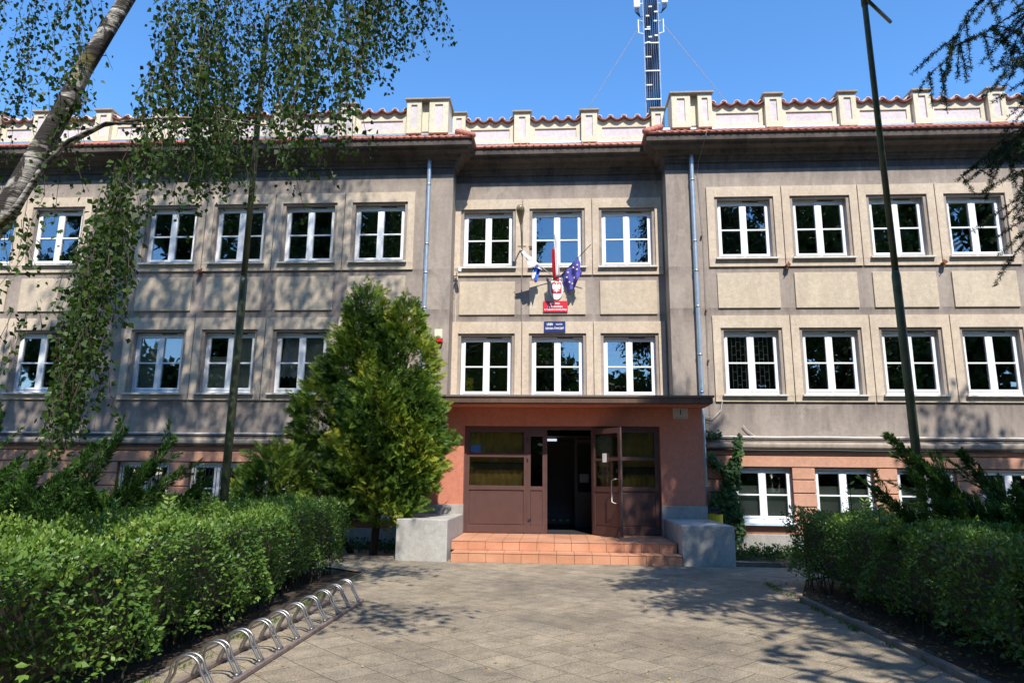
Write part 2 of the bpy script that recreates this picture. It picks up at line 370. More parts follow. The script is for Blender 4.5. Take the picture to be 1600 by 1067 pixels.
def paving_mat():
    mt, nt, b = new_mat('old concrete slabs')
    v = objvec(nt, (1,1,1), (0,0,R(45)))
    wob = noise(nt, 1.2, 2, 0.5, objvec(nt))
    vm = nt.nodes.new('ShaderNodeVectorMath'); vm.operation = 'MULTIPLY_ADD'
    nt.links.new(wob.outputs['Color'], vm.inputs[0]); vm.inputs[1].default_value = (0.05,0.05,0); nt.links.new(v, vm.inputs[2])
    def brick(c1, c2, mo, ms, w=0.42):
        br = nt.nodes.new('ShaderNodeTexBrick'); br.offset = 0.5; br.squash = 1.0
        nt.links.new(vm.outputs[0], br.inputs['Vector'])
        br.inputs['Color1'].default_value = (*c1,1); br.inputs['Color2'].default_value = (*c2,1); br.inputs['Mortar'].default_value = (*mo,1)
        br.inputs['Scale'].default_value = 1.0; br.inputs['Brick Width'].default_value = w; br.inputs['Row Height'].default_value = w
        br.inputs['Mortar Size'].default_value = ms; br.inputs['Mortar Smooth'].default_value = 0.3; br.inputs['Bias'].default_value = 0.0
        return br
    br = brick((0.248,0.212,0.165), (0.305,0.264,0.208), (0.125,0.110,0.070), 0.006)
    n1 = noise(nt, 0.5, 6, 0.65, objvec(nt)); r1 = ramp(nt, n1.outputs[0], [(0.34,(0.66,0.66,0.68)),(0.5,(0.98,0.97,0.95)),(0.66,(1.18,1.14,1.05))])
    c = mixc(nt, 1.0, br.outputs[0], r1.outputs[0], 'MULTIPLY')
    n2 = noise(nt, 52, 4, 0.9, objvec(nt)); r2 = ramp(nt, n2.outputs[0], [(0.36,(0.50,0.50,0.53)),(0.5,(1,1,1)),(0.62,(1.65,1.58,1.42))])
    c = mixc(nt, 0.95, c, r2.outputs[0], 'MULTIPLY')
    n3 = noise(nt, 4.5, 6, 0.75, objvec(nt)); r3 = ramp(nt, n3.outputs[0], [(0.35,(0.70,0.69,0.68)),(0.65,(1.12,1.10,1.06))])
    c = mixc(nt, 1.0, c, r3.outputs[0], 'MULTIPLY')
    n7 = noise(nt, 0.9, 6, 0.7, objvec(nt), .6); r7 = ramp(nt, n7.outputs[0], [(0.58,(0,0,0)),(0.64,(.45,.45,.45))]); c = mixc(nt, r7.outputs[0], c, (0.135,0.118,0.088))
    nt.links.new(c, b.inputs['Base Color']); b.inputs['Roughness'].default_value = 0.88; b.inputs['Specular IOR Level'].default_value = 0.25
    br2 = brick((0.5,)*3, (1,)*3, (0,)*3, 0.008)
    ad = nt.nodes.new('ShaderNodeMath'); ad.operation = 'MULTIPLY_ADD'; nt.links.new(n2.outputs[0], ad.inputs[0]); ad.inputs[1].default_value = 0.5
    nt.links.new(br2.outputs[0], ad.inputs[2]); bump(nt, b, ad.outputs[0], 0.45, 0.012)
    return mt
M['paving'] = paving_mat()
def ground_mat():
    mt, nt, b = new_mat('earth and lawn')
    v = objvec(nt); n1 = noise(nt, 0.9, 6, 0.65, v); n2 = noise(nt, 30, 5, 0.7, v)
    r = ramp(nt, n1.outputs[0], [(0.35,(0.085,0.062,0.040)),(0.6,(0.045,0.065,0.022))])
    r2 = ramp(nt, n2.outputs[0], [(0.3,(0.6,)*3),(0.7,(1.3,)*3)])
    c = mixc(nt, 1.0, r.outputs[0], r2.outputs[0], 'MULTIPLY')
    nt.links.new(c, b.inputs['Base Color']); b.inputs['Roughness'].default_value = 0.95; bump(nt, b, n2.outputs[0], 0.6, 0.03); return mt
M['ground'] = ground_mat()
def gravel_mat():
    mt, nt, b = new_mat('grit strip')
    v = objvec(nt); vo = nt.nodes.new('ShaderNodeTexVoronoi'); vo.inputs['Scale'].default_value = 42; nt.links.new(v, vo.inputs['Vector'])
    r = ramp(nt, vo.outputs['Color'], [(0.0,(0.16,0.13,0.10)),(0.5,(0.36,0.31,0.25)),(1.0,(0.55,0.50,0.44))])
    nt.links.new(r.outputs[0], b.inputs['Base Color']); b.inputs['Roughness'].default_value = 0.9
    bump(nt, b, vo.outputs['Distance'], 0.6, 0.02); return mt
M['gravel'] = gravel_mat()

G1, G2, G3 = (0.018,0.045,0.010), (0.045,0.105,0.022), (0.10,0.20,0.035)
M['hedgeleaf'] = leafy('privet leaves', [(0.0,(0.022,0.055,0.014)),(0.5,(0.080,0.160,0.030)),(0.85,(0.175,0.275,0.048)),(1.0,(0.32,0.36,0.07))], 0.27, 0.42, 0.35)
M['birchleaf'] = leafy('birch leaves', [(0.0,(0.016,0.038,0.010)),(0.6,(0.048,0.092,0.018)),(1.0,(0.13,0.20,0.04))], 0.36, 0.5, 0.25)
M['thujaleaf'] = leafy('thuja sprays', [(0.0,(0.015,0.042,0.010)),(0.45,(0.050,0.110,0.020)),(0.78,(0.165,0.27,0.035)),(1.0,(0.42,0.40,0.05))], 0.30, 0.5, 0.3)
M['juniperleaf'] = leafy('juniper needles', [(0.0,(0.016,0.040,0.012)),(0.6,(0.048,0.115,0.024)),(1.0,(0.14,0.26,0.05))], 0.22, 0.6, 0.2)
M['larchleaf'] = leafy('larch needles', [(0.0,(0.012,0.030,0.014)),(1.0,(0.030,0.065,0.025))], 0.15, 0.6, 0.2)
M['ivyleaf'] = leafy('ivy leaves', [(0.0,(0.020,0.055,0.014)),(0.6,(0.055,0.115,0.030)),(1.0,(0.13,0.20,0.05))], 0.2, 0.6, 0.2)
M['treeleaf'] = leafy('tree leaves', [(0.0,(0.020,0.050,0.012)),(1.0,(0.060,0.110,0.026))], 0.12, 0.6, 0.2)
M['deadleaf'] = leafy('fallen leaves', [(0.0,(0.22,0.13,0.05)),(1.0,(0.55,0.42,0.14))], 0.1, 0.8, 0.1)

# ------------------------------------------------------------------ foliage helpers (numpy)
def unit(a): return a / np.maximum(np.linalg.norm(a, axis=1, keepdims=True), 1e-9)
def rdir(n): return unit(rng.normal(size=(n,3)))
def kites(P, D, Nn, L, W, mid=0.42, fold=0.0):
    D = unit(D); S = unit(np.cross(D, Nn)); U = np.cross(S, D)
    L = np.broadcast_to(np.asarray(L, dtype=float), (len(P),))[:,None]; W = np.broadcast_to(np.asarray(W, dtype=float), (len(P),))[:,None]
    a = P; c = P + D*L; b = P + D*L*mid + S*W*0.5 + U*W*fold; d = P + D*L*mid - S*W*0.5 + U*W*fold
    return np.stack([a,b,c,d], axis=1)
def heart_leaves(P, D, Nn, L, W):
    """six-cornered broad leaf"""
    D = unit(D); S = unit(np.cross(D, Nn)); L = np.asarray(L)[:,None]; W = np.asarray(W)[:,None]
    return np.stack([P, P+D*L*.12+S*W*.38, P+D*L*.38+S*W*.5, P+D*L, P+D*L*.38-S*W*.5, P+D*L*.12-S*W*.38], axis=1)

# ================================================================== THE SETTING
# ground to the horizon
mb = MB(); mb.quad((-900,-900,-0.03),(900,-900,-0.03),(900,900,-0.03),(-900,900,-0.03))
structure(obj('ground', mb, M['ground']), 'dark earth and thin grass between hedges and building')
def flat(name, pts, z, mat, thick=0.0):
    mb = MB(); mb.poly([(x,y,z) for x,y in pts]); return obj(name, mb, mat)
structure(flat('forecourt_pavement', [(-3.32,-6),(3.45,-6),(3.47,8.0),(3.42,10.3),(4.3,12.6),(4.9,13.1),(12,13.3),(20,13.3),(20,14.15),(4.9,14.12),(-3.3,14.55),(-5.0,14.8),(-20,14.9),(-20,13.4),(-4.6,13.25),(-4.1,12.9),(-3.4,12.4)], 0.0, M['paving']),
          'square concrete slabs laid diagonally up to the steps')
structure(flat('grit_strip', [(3.5,14.18),(12,14.25),(12,15.7),(6.5,15.6),(4.8,15.1),(3.5,15.3)], -0.012, M['gravel']), 'pale grit strip right of the steps')
g2 = flat('grit_strip', [(-3.28,14.6),(-5.0,14.87),(-9,14.95),(-9,16.2),(-3.28,16.3)], -0.014, M['gravel']); structure(g2, 'pale grit strip left of the steps')

# ================================================================== SCHOOL BUILDING
W, C, PY = 17.3, 17.92, 16.4
CX = 0.107
B = empty('school_building', (0, W, 0), 'long grey and beige three storey school with cream parapet and terracotta porch', 'building')
WR = [4.965, 6.912, 8.859, 10.806]; WL = [2*CX - x for x in WR]
EXR = [14.12, 16.07]; EXL = [2*CX - x for x in EXR]
CC = [-1.847, 0.061, 1.969]
ZU, ZL = (7.26, 8.99), (3.71, 5.45)          # outer openings
def inner(cx, z): return (cx-0.685, cx+0.685, z[0]+0.05, z[1]-0.06)
def outer(cx, z): return (cx-0.765, cx+0.765, z[0], z[1])
BAS_R = [(4.35,5.74),(6.27,7.66),(8.20,9.59),(10.13,11.52)]
BAS_L = [(2*CX-b, 2*CX-a) for a, b in BAS_R]
BZ = (0.66, 1.97)
XI_L, XI_R = -2.77, 2.96; XO_L, XO_R = -18.0, 18.2
def wing(name, x0, x1, cols, yy, mat=M['render'], z0=2.62):
    mb = MB(); holes = [inner(c, z) for c in cols for z in (ZU, ZL)]
    mb.wall(x0, x1, z0, 9.78, yy, holes, 0.24)
    return mb
mbw = wing('w', XO_L, XI_L, WL+EXL, W); m2 = wing('w', XI_R, XO_R, WR+EXR, W); m3 = wing('w', XI_L, XI_R, CC, C, z0=3.2)
o = len(mbw.v)
for q in (m2, m3):
    n = len(mbw.v); mbw.v += q.v; mbw.f += [tuple(i+n for i in f) for f in q.f]
# returns of the recessed centre, outer ends, rear
mbw.quad((XI_L,W,2.62),(XI_L,C,2.62),(XI_L,C,9.78),(XI_L,W,9.78)); mbw.quad((XI_R,W,2.62),(XI_R,W,9.78),(XI_R,C,9.78),(XI_R,C,2.62))
mbw.quad((XO_L,W,0),(XO_L,W,10.9),(XO_L,29,10.9),(XO_L,29,0)); mbw.quad((XO_R,W,0),(XO_R,29,0),(XO_R,29,10.9),(XO_R,W,10.9))
mbw.quad((XO_L,29,0),(XO_R,29,0),(XO_R,29,10.9),(XO_L,29,10.9))
obj('wall', mbw, M['render'], B)
# frieze under the eaves, eave shade and dirt both put into its dark colour
mb = MB()
for x0, x1, yy in ((XO_L, XI_L+0.0, W), (XI_R, XO_R, W)):
    mb.wall(x0, x1, 9.78, 10.4, yy, [], 0.0)
mb.wall(XI_L, XI_R, 9.78, 10.4, C, [], 0)
mb.quad((XI_L,W,9.78),(XI_L,C,9.78),(XI_L,C,10.4),(XI_L,W,10.4)); mb.quad((XI_R,W,9.78),(XI_R,W,10.4),(XI_R,C,10.4),(XI_R,C,9.78))
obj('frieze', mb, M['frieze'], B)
# rooms behind the glass
mb = MB()
mb.quad((XO_L+.1,W+3.5,0),(XO_R-.1,W+3.5,0),(XO_R-.1,W+3.5,10.8),(XO_L+.1,W+3.5,10.8))
for z in (2.75, 6.45, 9.3):
    mb.quad((XO_L+.1,W+.9,z),(XO_R-.1,W+.9,z),(XO_R-.1,W+3.5,z),(XO_L+.1,W+3.5,z))
    mb.quad((XO_L+.1,W+.26,z+.02),(XI_L-.1,W+.26,z+.02),(XI_L-.1,W+.9,z+.02),(XO_L+.1,W+.9,z+.02)); mb.quad((XI_R+.1,W+.26,z+.02),(XO_R-.1,W+.26,z+.02),(XO_R-.1,W+.9,z+.02),(XI_R+.1,W+.9,z+.02))
for xx in (-16.8,-11.9,-7.6,-3.2,3.4,7.9,12.6):
    mb.quad((xx,W+.3,0),(xx,W+3.5,0),(xx,W+3.5,10.8),(xx,W+.3,10.8))
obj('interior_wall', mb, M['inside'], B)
# plinth with grooves: courses butted with 2 cm gaps in front of a darker backing
def plinth(x0, x1, holes):
    mb = MB(); gz = [0.40, 0.72, 1.04, 1.36, 1.68, 1.97, 2.25, 2.42]
    for k, (a, b) in enumerate(zip(gz, gz[1:])):
        a2, b2 = a + (0.012 if k else 0), b - 0.012
        if b <= 2.0:
            segs = []; cur = x0
            for h in sorted(holes):
                if b > BZ[0]+0.03:
                    segs.append((cur, h[0])); cur = h[1]
            segs.append((cur, x1))
        else: segs = [(x0, x1)]
        for s0, s1 in segs: mb.box(s0, s1, W-0.045, W+0.02, a2, b2, bev=0.008)
    return mb
mb = plinth(XO_L, -3.0, BAS_L); q = plinth(3.2, XO_R, BAS_R); n = len(mb.v); mb.v += q.v; mb.f += [tuple(i+n for i in f) for f in q.f]
obj('plinth', mb, M['orange'], B)
hl = [(a,b,*BZ) for a,b in BAS_L]; hr = [(a,b,*BZ) for a,b in BAS_R]
M['groove'] = simple('brown groove render', (0.30,0.13,0.085), 0.9)
obj('plinth_backing', MB().wall(XO_L, XI_L, 0, 2.62, W-0.005, hl, 0.25), M['groove'], B); obj('plinth_backing', MB().wall(XI_R, XO_R, 0, 2.62, W-0.005, hr, 0.25), M['groove'], B)
mb = MB()
for x0, x1 in ((XO_L,-3.0),(3.2,XO_R)): mb.box(x0, x1, W-0.11, W-0.006, -0.05, 0.395, bev=0.01)
obj('base_course', mb, M['cement'], B)
# string course above the plinth and the service pipes lying on it
mb = MB()
for x0, x1 in ((XO_L,-2.9),(3.0,XO_R)):
    mb.prism([(W+0.01,2.42),(W-0.13,2.425),(W-0.15,2.46),(W-0.15,2.52),(W-0.10,2.56),(W+0.01,2.63)], 'x', x0, x1)
obj('string_course', mb, M['ledge'], B)
for x0, x1 in ((XO_L,-2.95),(3.66,XO_R)):
    for zz, yy, rr, mt in ((2.70, W-0.05, 0.022, 'pipe'), (2.645, W-0.085, 0.020, 'black'), (2.38, W-0.11, 0.020, 'black')):
        pts = [(x0+(x1-x0)*t/24, yy, zz+0.006*math.sin(t*1.7)) for t in range(25)]
        obj('service_pipe', MB().tube(pts, rr, 6), M[mt], B, True)
# window surrounds (one slab per window) and spandrel panels
PR = 0.045
def surround(x0, x1, cx, z, zo, yy):
    mb = MB().wall(x0, x1, zo[0], zo[1], yy-PR, [outer(cx, z)], PR+0.075, edges=True)
    # stepped rebate between outer opening and frame
    a, b, c, d = outer(cx, z); e, f, g, h = inner(cx, z); y2 = yy + 0.074
    for q in (((a,c),(b,c),(f,g),(e,g)), ((b,c),(b,d),(f,h),(f,g)), ((b,d),(a,d),(e,h),(f,h)), ((a,d),(a,c),(e,g),(e,h))):
        mb.poly([(x, y2, zz) for x, zz in q])
    return mb
def bay(cols, yy, pitch, zpairs=((ZU,(7.07,9.27)),(ZL,(3.57,5.77)))):
    for c in cols:
        for z, zo in zpairs: obj('window_surround', surround(c-pitch/2+0.012, c+pitch/2-0.012, c, z, zo, yy), M['surround'], B)
bay(WR, W, 1.947); bay(WL, W, 1.947); bay(EXR, W, 1.947); bay(EXL, W, 1.947); bay(CC, C, 1.908)
for cols, yy, hw in ((WR,W,.78),(WL,W,.78),(EXR,W,.78),(EXL,W,.78),(CC,C,.755)):
    for c in cols: obj('spandrel_panel', MB().box(c-hw, c+hw, yy-0.04, yy+0.01, 5.965, 6.895, bev=0.008), M['panel'], B)
# windows: local meshes shared by all copies
def winmesh(w, h, dark=False):
    fr = MB(); o = 0.055
    fr.box(-w/2, w/2, -0.035, 0.035, 0, 0.075, bev=.006); fr.box(-w/2, w/2, -0.035, 0.035, h-0.06, h, bev=.006)
    for s in (-1, 1):
        fr.box(min(s*w/2, s*(w/2-o)), max(s*w/2, s*(w/2-o)), -0.035, 0.035, 0.075, h-0.06)
    fr.box(-0.03, 0.03, -0.052, 0.03, 0.076, h-0.061)
    for s in (-1, 1):                                   # two sashes
        x0, x1 = (0.031, w/2-o-0.002) if s > 0 else (-w/2+o+0.002, -0.031)
        fr.box(x0, x0+0.055, -0.048, 0.02, 0.082, h-0.066, bev=.006); fr.box(x1-0.055, x1, -0.048, 0.02, 0.082, h-0.066, bev=.006)
        fr.box(x0+.056, x1-.056, -0.048, 0.02, 0.083, 0.145, bev=.006); fr.box(x0+.056, x1-.056, -0.048, 0.02, h-0.13, h-0.067, bev=.006)
        fr.box(x0+.056, x1-.056, -0.044, 0.012, h/2-0.018, h/2+0.018)
    gl = MB()
    for s in (-1, 1):
        x0, x1 = (0.087, w/2-o-0.058) if s > 0 else (-w/2+o+0.058, -0.087)
        gl.box(x0, x1, -0.012, -0.004, 0.14, h/2-0.019); gl.box(x0, x1, -0.012, -0.004, h/2+0.019, h-0.125)
    return fr, gl
def mesh_of(name, mb, mat):
    me = bpy.data.meshes.new(name); me.from_pydata(mb.v, [], mb.f); me.materials.append(mat); me.update(); return me
FR, GL = winmesh(1.37, 1.62); ME_FR = mesh_of('window_frame', FR, M['pvc']); ME_GL = mesh_of('window_pane', GL, M['glass'])
FB, GB = winmesh(1.39, 1.29); ME_FB = mesh_of('basement_frame', FB, M['pvc']); ME_GB = mesh_of('basement_pane', GB, M['glass'])
ME_SI = mesh_of('sill', MB().prism([(-0.30,-0.055),(-0.30,-0.015),(-0.02,0.012),(-0.02,-0.055)], 'x', -0.79, 0.79), M['sill'])
ME_SB = mesh_of('basement_sill', MB().prism([(-0.26,-0.07),(-0.26,-0.02),(-0.02,0.01),(-0.02,-0.07)], 'x', -0.74, 0.74), M['bluesill'])
ME_VE = mesh_of('vent', MB().box(0.0,0.42,-0.05,-0.036,1.585,1.605), M['black'])
slat = MB()
for i in range(4):
    for s in (-1,1):
        for x in (0.12+0.11*i,): slat.box(s*x-.006, s*x+.006, 0, 0.012, 0.1, 1.52)
for k in range(13):
    z = 0.16+k*0.11
    for i in range(3):
        for s in (-1,1):
            if (i+k) % 2 == 0:
                xa, xb = 0.12+0.11*i+.007, 0.12+0.11*(i+1)-.007
                slat.box(min(s*xa,s*xb), max(s*xa,s*xb), 0, 0.012, z-.006, z+.006)
ME_GR = mesh_of('grille', slat, M['white'])
dg = MB()
for i in range(13): dg.box(-.6+.1*i-.006, -.6+.1*i+.006, 0, .012, .08, 1.2)
ME_DG = mesh_of('basement_grille', dg, simple('dark iron bars',(0.05,0.05,0.055),0.6,0.3))
def hang(parent, name, me, loc=(0,0,0), rot=None):
    o = bpy.data.objects.new(name, me); COL.objects.link(o); o.parent = parent; o.location = loc
    if rot: o.rotation_euler = rot
    ORG[o.name] = Vector((0,0,0)); return o
def window(cx, z, yy, base=False, extra=None):
    w = hang(B, 'window', ME_FB if base else ME_FR, (cx, yy+0.17-W, z))
    hang(w, 'pane', ME_GB if base else ME_GL, rot=(random.gauss(0,.004), 0, random.gauss(0,.004))); hang(w, 'sill', ME_SB if base else ME_SI)
    if not base: hang(w, 'vent', ME_VE)
    if extra: extra(w)
    return w
def blind_mesh(segs, depth=0.06):
    mb = MB()
    for x0, x1, z0, z1 in segs: mb.box(x0, x1, depth, depth+.008, z0, z1)
    return mesh_of('blind', mb, M['blind'])
def wavy_cloth(x0, x1, z0, z1, amp=0.02, waves=7, gather=0.0):
    mb = MB(); nx, nz = 48, 8; n = 0
    for j in range(nz+1):
        for i in range(nx+1):
            t = i/nx; v = j/nz; x = x0+(x1-x0)*(t*(1-gather*(v))+gather*v*0.35)
            mb.v.append((x, 0.10+amp*math.sin(t*waves*6.28+v*0.8), z0+(z1-z0)*v + (0.025*math.sin(t*25) if j == 0 else 0)))
    for j in range(nz):
        for i in range(nx): a = j*(nx+1)+i; mb.f.append((a, a+1, a+nx+2, a+nx+1))
    return mb
ME_B1 = blind_mesh([(-.60,-.08,.1,1.5),(.08,.60,.80,1.5)]); ME_B2 = blind_mesh([(-.60,-.08,.1,1.0),(.08,.60,.1,1.5)]); ME_B3 = blind_mesh([(.08,.60,.1,1.5)])
ME_BB = blind_mesh([(-.60,-.08,.1,.86),(.08,.60,.1,.80)])
ME_CU = mesh_of('curtain', wavy_cloth(-.60,-.06,.45,1.52,.02,6,.25), M['curtain'])
for i, c in enumerate(WR):
    window(c, ZU[0]+.05, W); window(c, ZL[0]+.05, W, extra=(lambda w: hang(w, 'grille', ME_GR, (0,.04,0))) if i == 0 else None)
ex = {3: lambda w: hang(w,'blind',ME_B1), 2: lambda w: hang(w,'blind',ME_B2), 1: lambda w: (hang(w,'curtain',ME_CU), hang(w,'blind',ME_B3))}
for i, c in enumerate(WL):
    window(c, ZU[0]+.05, W); window(c, ZL[0]+.05, W, extra=ex.get(i))
for c in EXL + EXR: window(c, ZU[0]+.05, W); window(c, ZL[0]+.05, W)
for c in CC: window(c, ZU[0]+.05, C); window(c, ZL[0]+.05, C)
for i, (a, b) in enumerate(BAS_R): window((a+b)/2, BZ[0]+.01, W-.04, True, (lambda w: hang(w,'blind',ME_BB)))
for i, (a, b) in enumerate(BAS_L): window((a+b)/2, BZ[0]+.01, W-.04, True, (lambda w: hang(w,'grille',ME_DG,(0,-.09,0))))
# cornice: moulded profile following the stepped front, mitred
def path_sweep(prof, path):
    """prof: [(offset out, z)], path: plan polyline offset outwards to -y; returns mesh mitred at corners"""
    mb = MB(); k = len(prof); n = len(path)
    nrm = []
    for i in range(n-1):
        d = (Vector(path[i+1])-Vector(path[i])).normalized(); nrm.append(Vector((d.y, -d.x)))
    for i in range(n):
        if i == 0: mm = nrm[0]
        elif i == n-1: mm = nrm[-1]
        else:
            a, b = nrm[i-1], nrm[i]; mm = (a+b); mm = mm/ (1+a.dot(b))
        for off, z in prof: mb.v.append((path[i][0]+mm.x*off, path[i][1]+mm.y*off, z))
    for i in range(n-1):
        for j in range(k):
            j2 = (j+1) % k; mb.f.append((i*k+j, i*k+j2, (i+1)*k+j2, (i+1)*k+j))
    mb.f.append(tuple(range(k))); mb.f.append(tuple((n-1)*k+j for j in reversed(range(k))))
    return mb
PATH = [(XO_L,W),(XI_L,W),(XI_L,C),(XI_R,C),(XI_R,W),(XO_R,W)]
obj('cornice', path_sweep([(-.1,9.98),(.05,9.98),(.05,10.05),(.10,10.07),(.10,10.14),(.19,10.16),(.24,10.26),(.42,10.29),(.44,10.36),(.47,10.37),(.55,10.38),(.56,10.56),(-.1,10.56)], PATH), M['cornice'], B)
# pantile apron above the gutter edge: swept with a wavy surface
mb = MB(); prof = [(.60,10.545),(.62,10.575),(.0,10.95),(-.05,10.95),(-.05,10.565)]
obj('eave_tile', path_sweep(prof, PATH), M['rooftile'], B)
mb = MB()
def apron_rolls(x0, x1, yy):
    n = int((x1-x0)/0.19); mb = MB()
    for i in range(n):
        x = x0+(i+.5)*(x1-x0)/n; w = 0.055
        p0, p1 = Vector((x, yy-.635, 10.572)), Vector((x, yy-.0, 10.952))
        mb.tube([p0, p1], 0.028, 6)
    obj('tile_roll', mb, M['rooftile'], B, True)
apron_rolls(XO_L, XI_L+.35, W); apron_rolls(XI_R-.35, XO_R, W); apron_rolls(XI_L+.75, XI_R-.75, C)
for s, x in ((1, XI_L+.60), (-1, XI_R-.60)):
    m5 = MB(); 
    for t in range(4):
        p0 = Vector((x - s*.12*t, W-.62+.13*t, 10.60+.10*t)); m5.tube([p0, p0+Vector((-s*.17,.18,.13))], [.085,.07], 8)
    obj('corner_tile', m5, M['rooftile'], B, True)
obj('flashing', path_sweep([(.03,10.94),(.06,10.94),(.06,10.995),(.03,10.995)], PATH), M['zinc'], B)
# parapet walls between pillars, recessed panel, pillars, scalloped coping
PT = 11.62
def parapet(x0, x1, yy):
    mb = MB(); pw = 0.385; n = max(2, round((x1-x0)/pw)); st = (x1-x0)/n
    zt = lambda x: PT + 0.085 - 0.105*abs(math.sin(math.pi*(x-x0)/st))
    ins = 0.14; px0, px1, pz0, pz1 = x0+ins, x1-ins, 11.13, 11.43
    mb.wall(x0, x1, 10.96, 11.50, yy, [(px0,px1,pz0,pz1)], 0.035)
    xs = [x0+(x1-x0)*i/(n*8) for i in range(n*8+1)]
    for a, b in zip(xs, xs[1:]):
        mb.quad((a,yy,11.50),(b,yy,11.50),(b,yy,zt(b)),(a,yy,zt(a))); mb.quad((a,yy,zt(a)),(b,yy,zt(b)),(b,yy+.3,zt(b)),(a,yy+.3,zt(a)))
    mb.quad((x0,yy,11.03),(x0,yy,PT),(x0,yy+.3,PT),(x0,yy+.3,11.03)); mb.quad((x0,yy+.3,11.03),(x1,yy+.3,11.03),(x1,yy+.3,PT-.03),(x0,yy+.3,PT-.03))
    pr = obj('parapet', mb, M['cream'], B)
    obj('inset_panel', MB().quad((px0,yy+.034,pz0),(px1,yy+.034,pz0),(px1,yy+.034,pz1),(px0,yy+.034,pz1)), M['pinkpanel'], pr)
    # coping: wavy under-tiles and cap tiles
    cb = MB(); zz = lambda x: zt(x)+0.012; y0, y1 = yy-.11, yy+.36
    for a, b in zip(xs, xs[1:]):
        for (z1_, z2_) in ((0, .03),):
            cb.quad((a,y0,zz(a)),(b,y0,zz(b)),(b,y1,zz(b)),(a,y1,zz(a))); cb.quad((a,y0,zz(a)+.024),(a,y1,zz(a)+.024),(b,y1,zz(b)+.024),(b,y0,zz(b)+.024))
            cb.quad((a,y0,zz(a)),(a,y0,zz(a)+.024),(b,y0,zz(b)+.024),(b,y0,zz(b)))
    obj('coping_tile', cb, M['tileunder'], pr)
    cp = MB()
    for i in range(n+1):
        xc = x0+i*st
        if i == 0: xc += 0.06
        if i == n: xc -= 0.06
        a0 = Vector((xc, y0+.05, PT+.10)); a1 = Vector((xc, y1+.02, PT+.18))
        pts = 8; nn = len(cp.v)
        for P0, rr in ((a0,.088),(a1,.078)):
            for off in (0, -.02):
                for t in range(pts+1):
                    an = math.pi*t/pts; cp.v.append((P0.x-math.cos(an)*(rr+off), P0.y, P0.z+math.sin(an)*(rr+off)*1.05-.02))
        k = pts+1
        for t in range(pts):
            cp.f.append((nn+t, nn+t+1, nn+2*k+t+1, nn+2*k+t)); cp.f.append((nn+k+t, nn+3*k+t, nn+3*k+t+1, nn+k+t+1)); cp.f.append((nn+t, nn+k+t, nn+k+t+1, nn+t+1))
    obj('cap_tile', cp, M['caprow'], pr, True)
def pillar(x0, x1, yy, top=11.86, out=0.14, z0=10.93):
    mb = MB(); mid = (x0+x1)/2; hw = (x1-x0)/2
    mb.wall(x0, x1, z0, top, yy-out, [(mid-hw*.42, mid+hw*.42, z0+.17, top-.12)], 0.035)
    mb.quad((x0,yy-out,z0),(x0,yy-out,top),(x0,yy+.4,top),(x0,yy+.4,z0)); mb.quad((x1,yy-out,z0),(x1,yy+.4,z0),(x1,yy+.4,top),(x1,yy-out,top))
    mb.quad((x0,yy+.4,z0),(x0,yy+.4,top),(x1,yy+.4,top),(x1,yy+.4,z0)); mb.quad((x0,yy-out,z0),(x0+.04,yy-.002,z0-.03),(x1-.04,yy-.002,z0-.03),(x1,yy-out,z0))
    mb.quad((x0,yy-out,z0),(x0,yy+.4,z0),(x0+.04,yy+.4,z0-.03),(x0+.04,yy-.002,z0-.03)); mb.quad((x1,yy-out,z0),(x1-.04,yy-.002,z0-.03),(x1-.04,yy+.4,z0-.03),(x1,yy+.4,z0))
    p = obj('parapet_pillar', mb, M['cream'], B)
    obj('inset_panel', MB().quad((mid-hw*.42,yy-out+.034,z0+.17),(mid+hw*.42,yy-out+.034,z0+.17),(mid+hw*.42,yy-out+.034,top-.12),(mid-hw*.42,yy-out+.034,top-.12)), M['pinkpanel'], p)
    return p
def pcap(p, x0, x1, yy, top, out): obj('cap', MB().box(x0-.05, x1+.05, yy-out-.06, yy+.45, top, top+.06, bev=.012), M['cap'], p)
PY_W, PY_C = W+0.02, C+0.02
def run(pil, yy):
    for a, b in pil: pcap(pillar(a, b, yy), a, b, yy, 11.86, .14)
LP = [(-18.0,-17.55),(-16.5,-16.05),(-15.02,-14.6),(-13.15,-12.7),(-11.4,-10.95),(-9.7,-9.25),(-7.89,-7.45),(-5.99,-5.57)]
RP = [(5.66,6.10),(7.60,8.04),(9.53,9.97),(11.43,11.87),(13.4,13.84),(15.3,15.74),(17.4,17.84)]
run(LP, PY_W); run(RP, PY_W)
segs = [(a[1], b[0]) for a, b in zip(LP, LP[1:])] + [(LP[-1][1], -4.10)] + [(4.24, RP[0][0])] + [(a[1], b[0]) for a, b in zip(RP, RP[1:])]
for a, b in segs: parapet(a, b, PY_W)
for (a, b, c, d) in ((-4.09,-3.68,-3.46,-2.93),(3.16,3.66,3.86,4.23)):
    p = pillar(a, b, PY_W, 11.90, .22); pillar(c, d, PY_W, 11.90, .22)
    obj('pillar_web', MB().box(b-.02, c+.02, PY_W-.06, PY_W+.3, 11.05, 11.895), M['cream'], B)
    pcap(p, a, d, PY_W, 11.90, .22)
CP = [(-2.92,-2.55),(-1.15,-.70),(.75,1.20),(2.72,3.08)]; run(CP, PY_C)
for a, b in zip(CP, CP[1:]): parapet(a[1], b[0], PY_C)
# flat roof
mb = MB(); mb.box(XO_L, XO_R, C+.35, 29, 10.8, 10.98); obj('roof', mb, M['cap'], B)
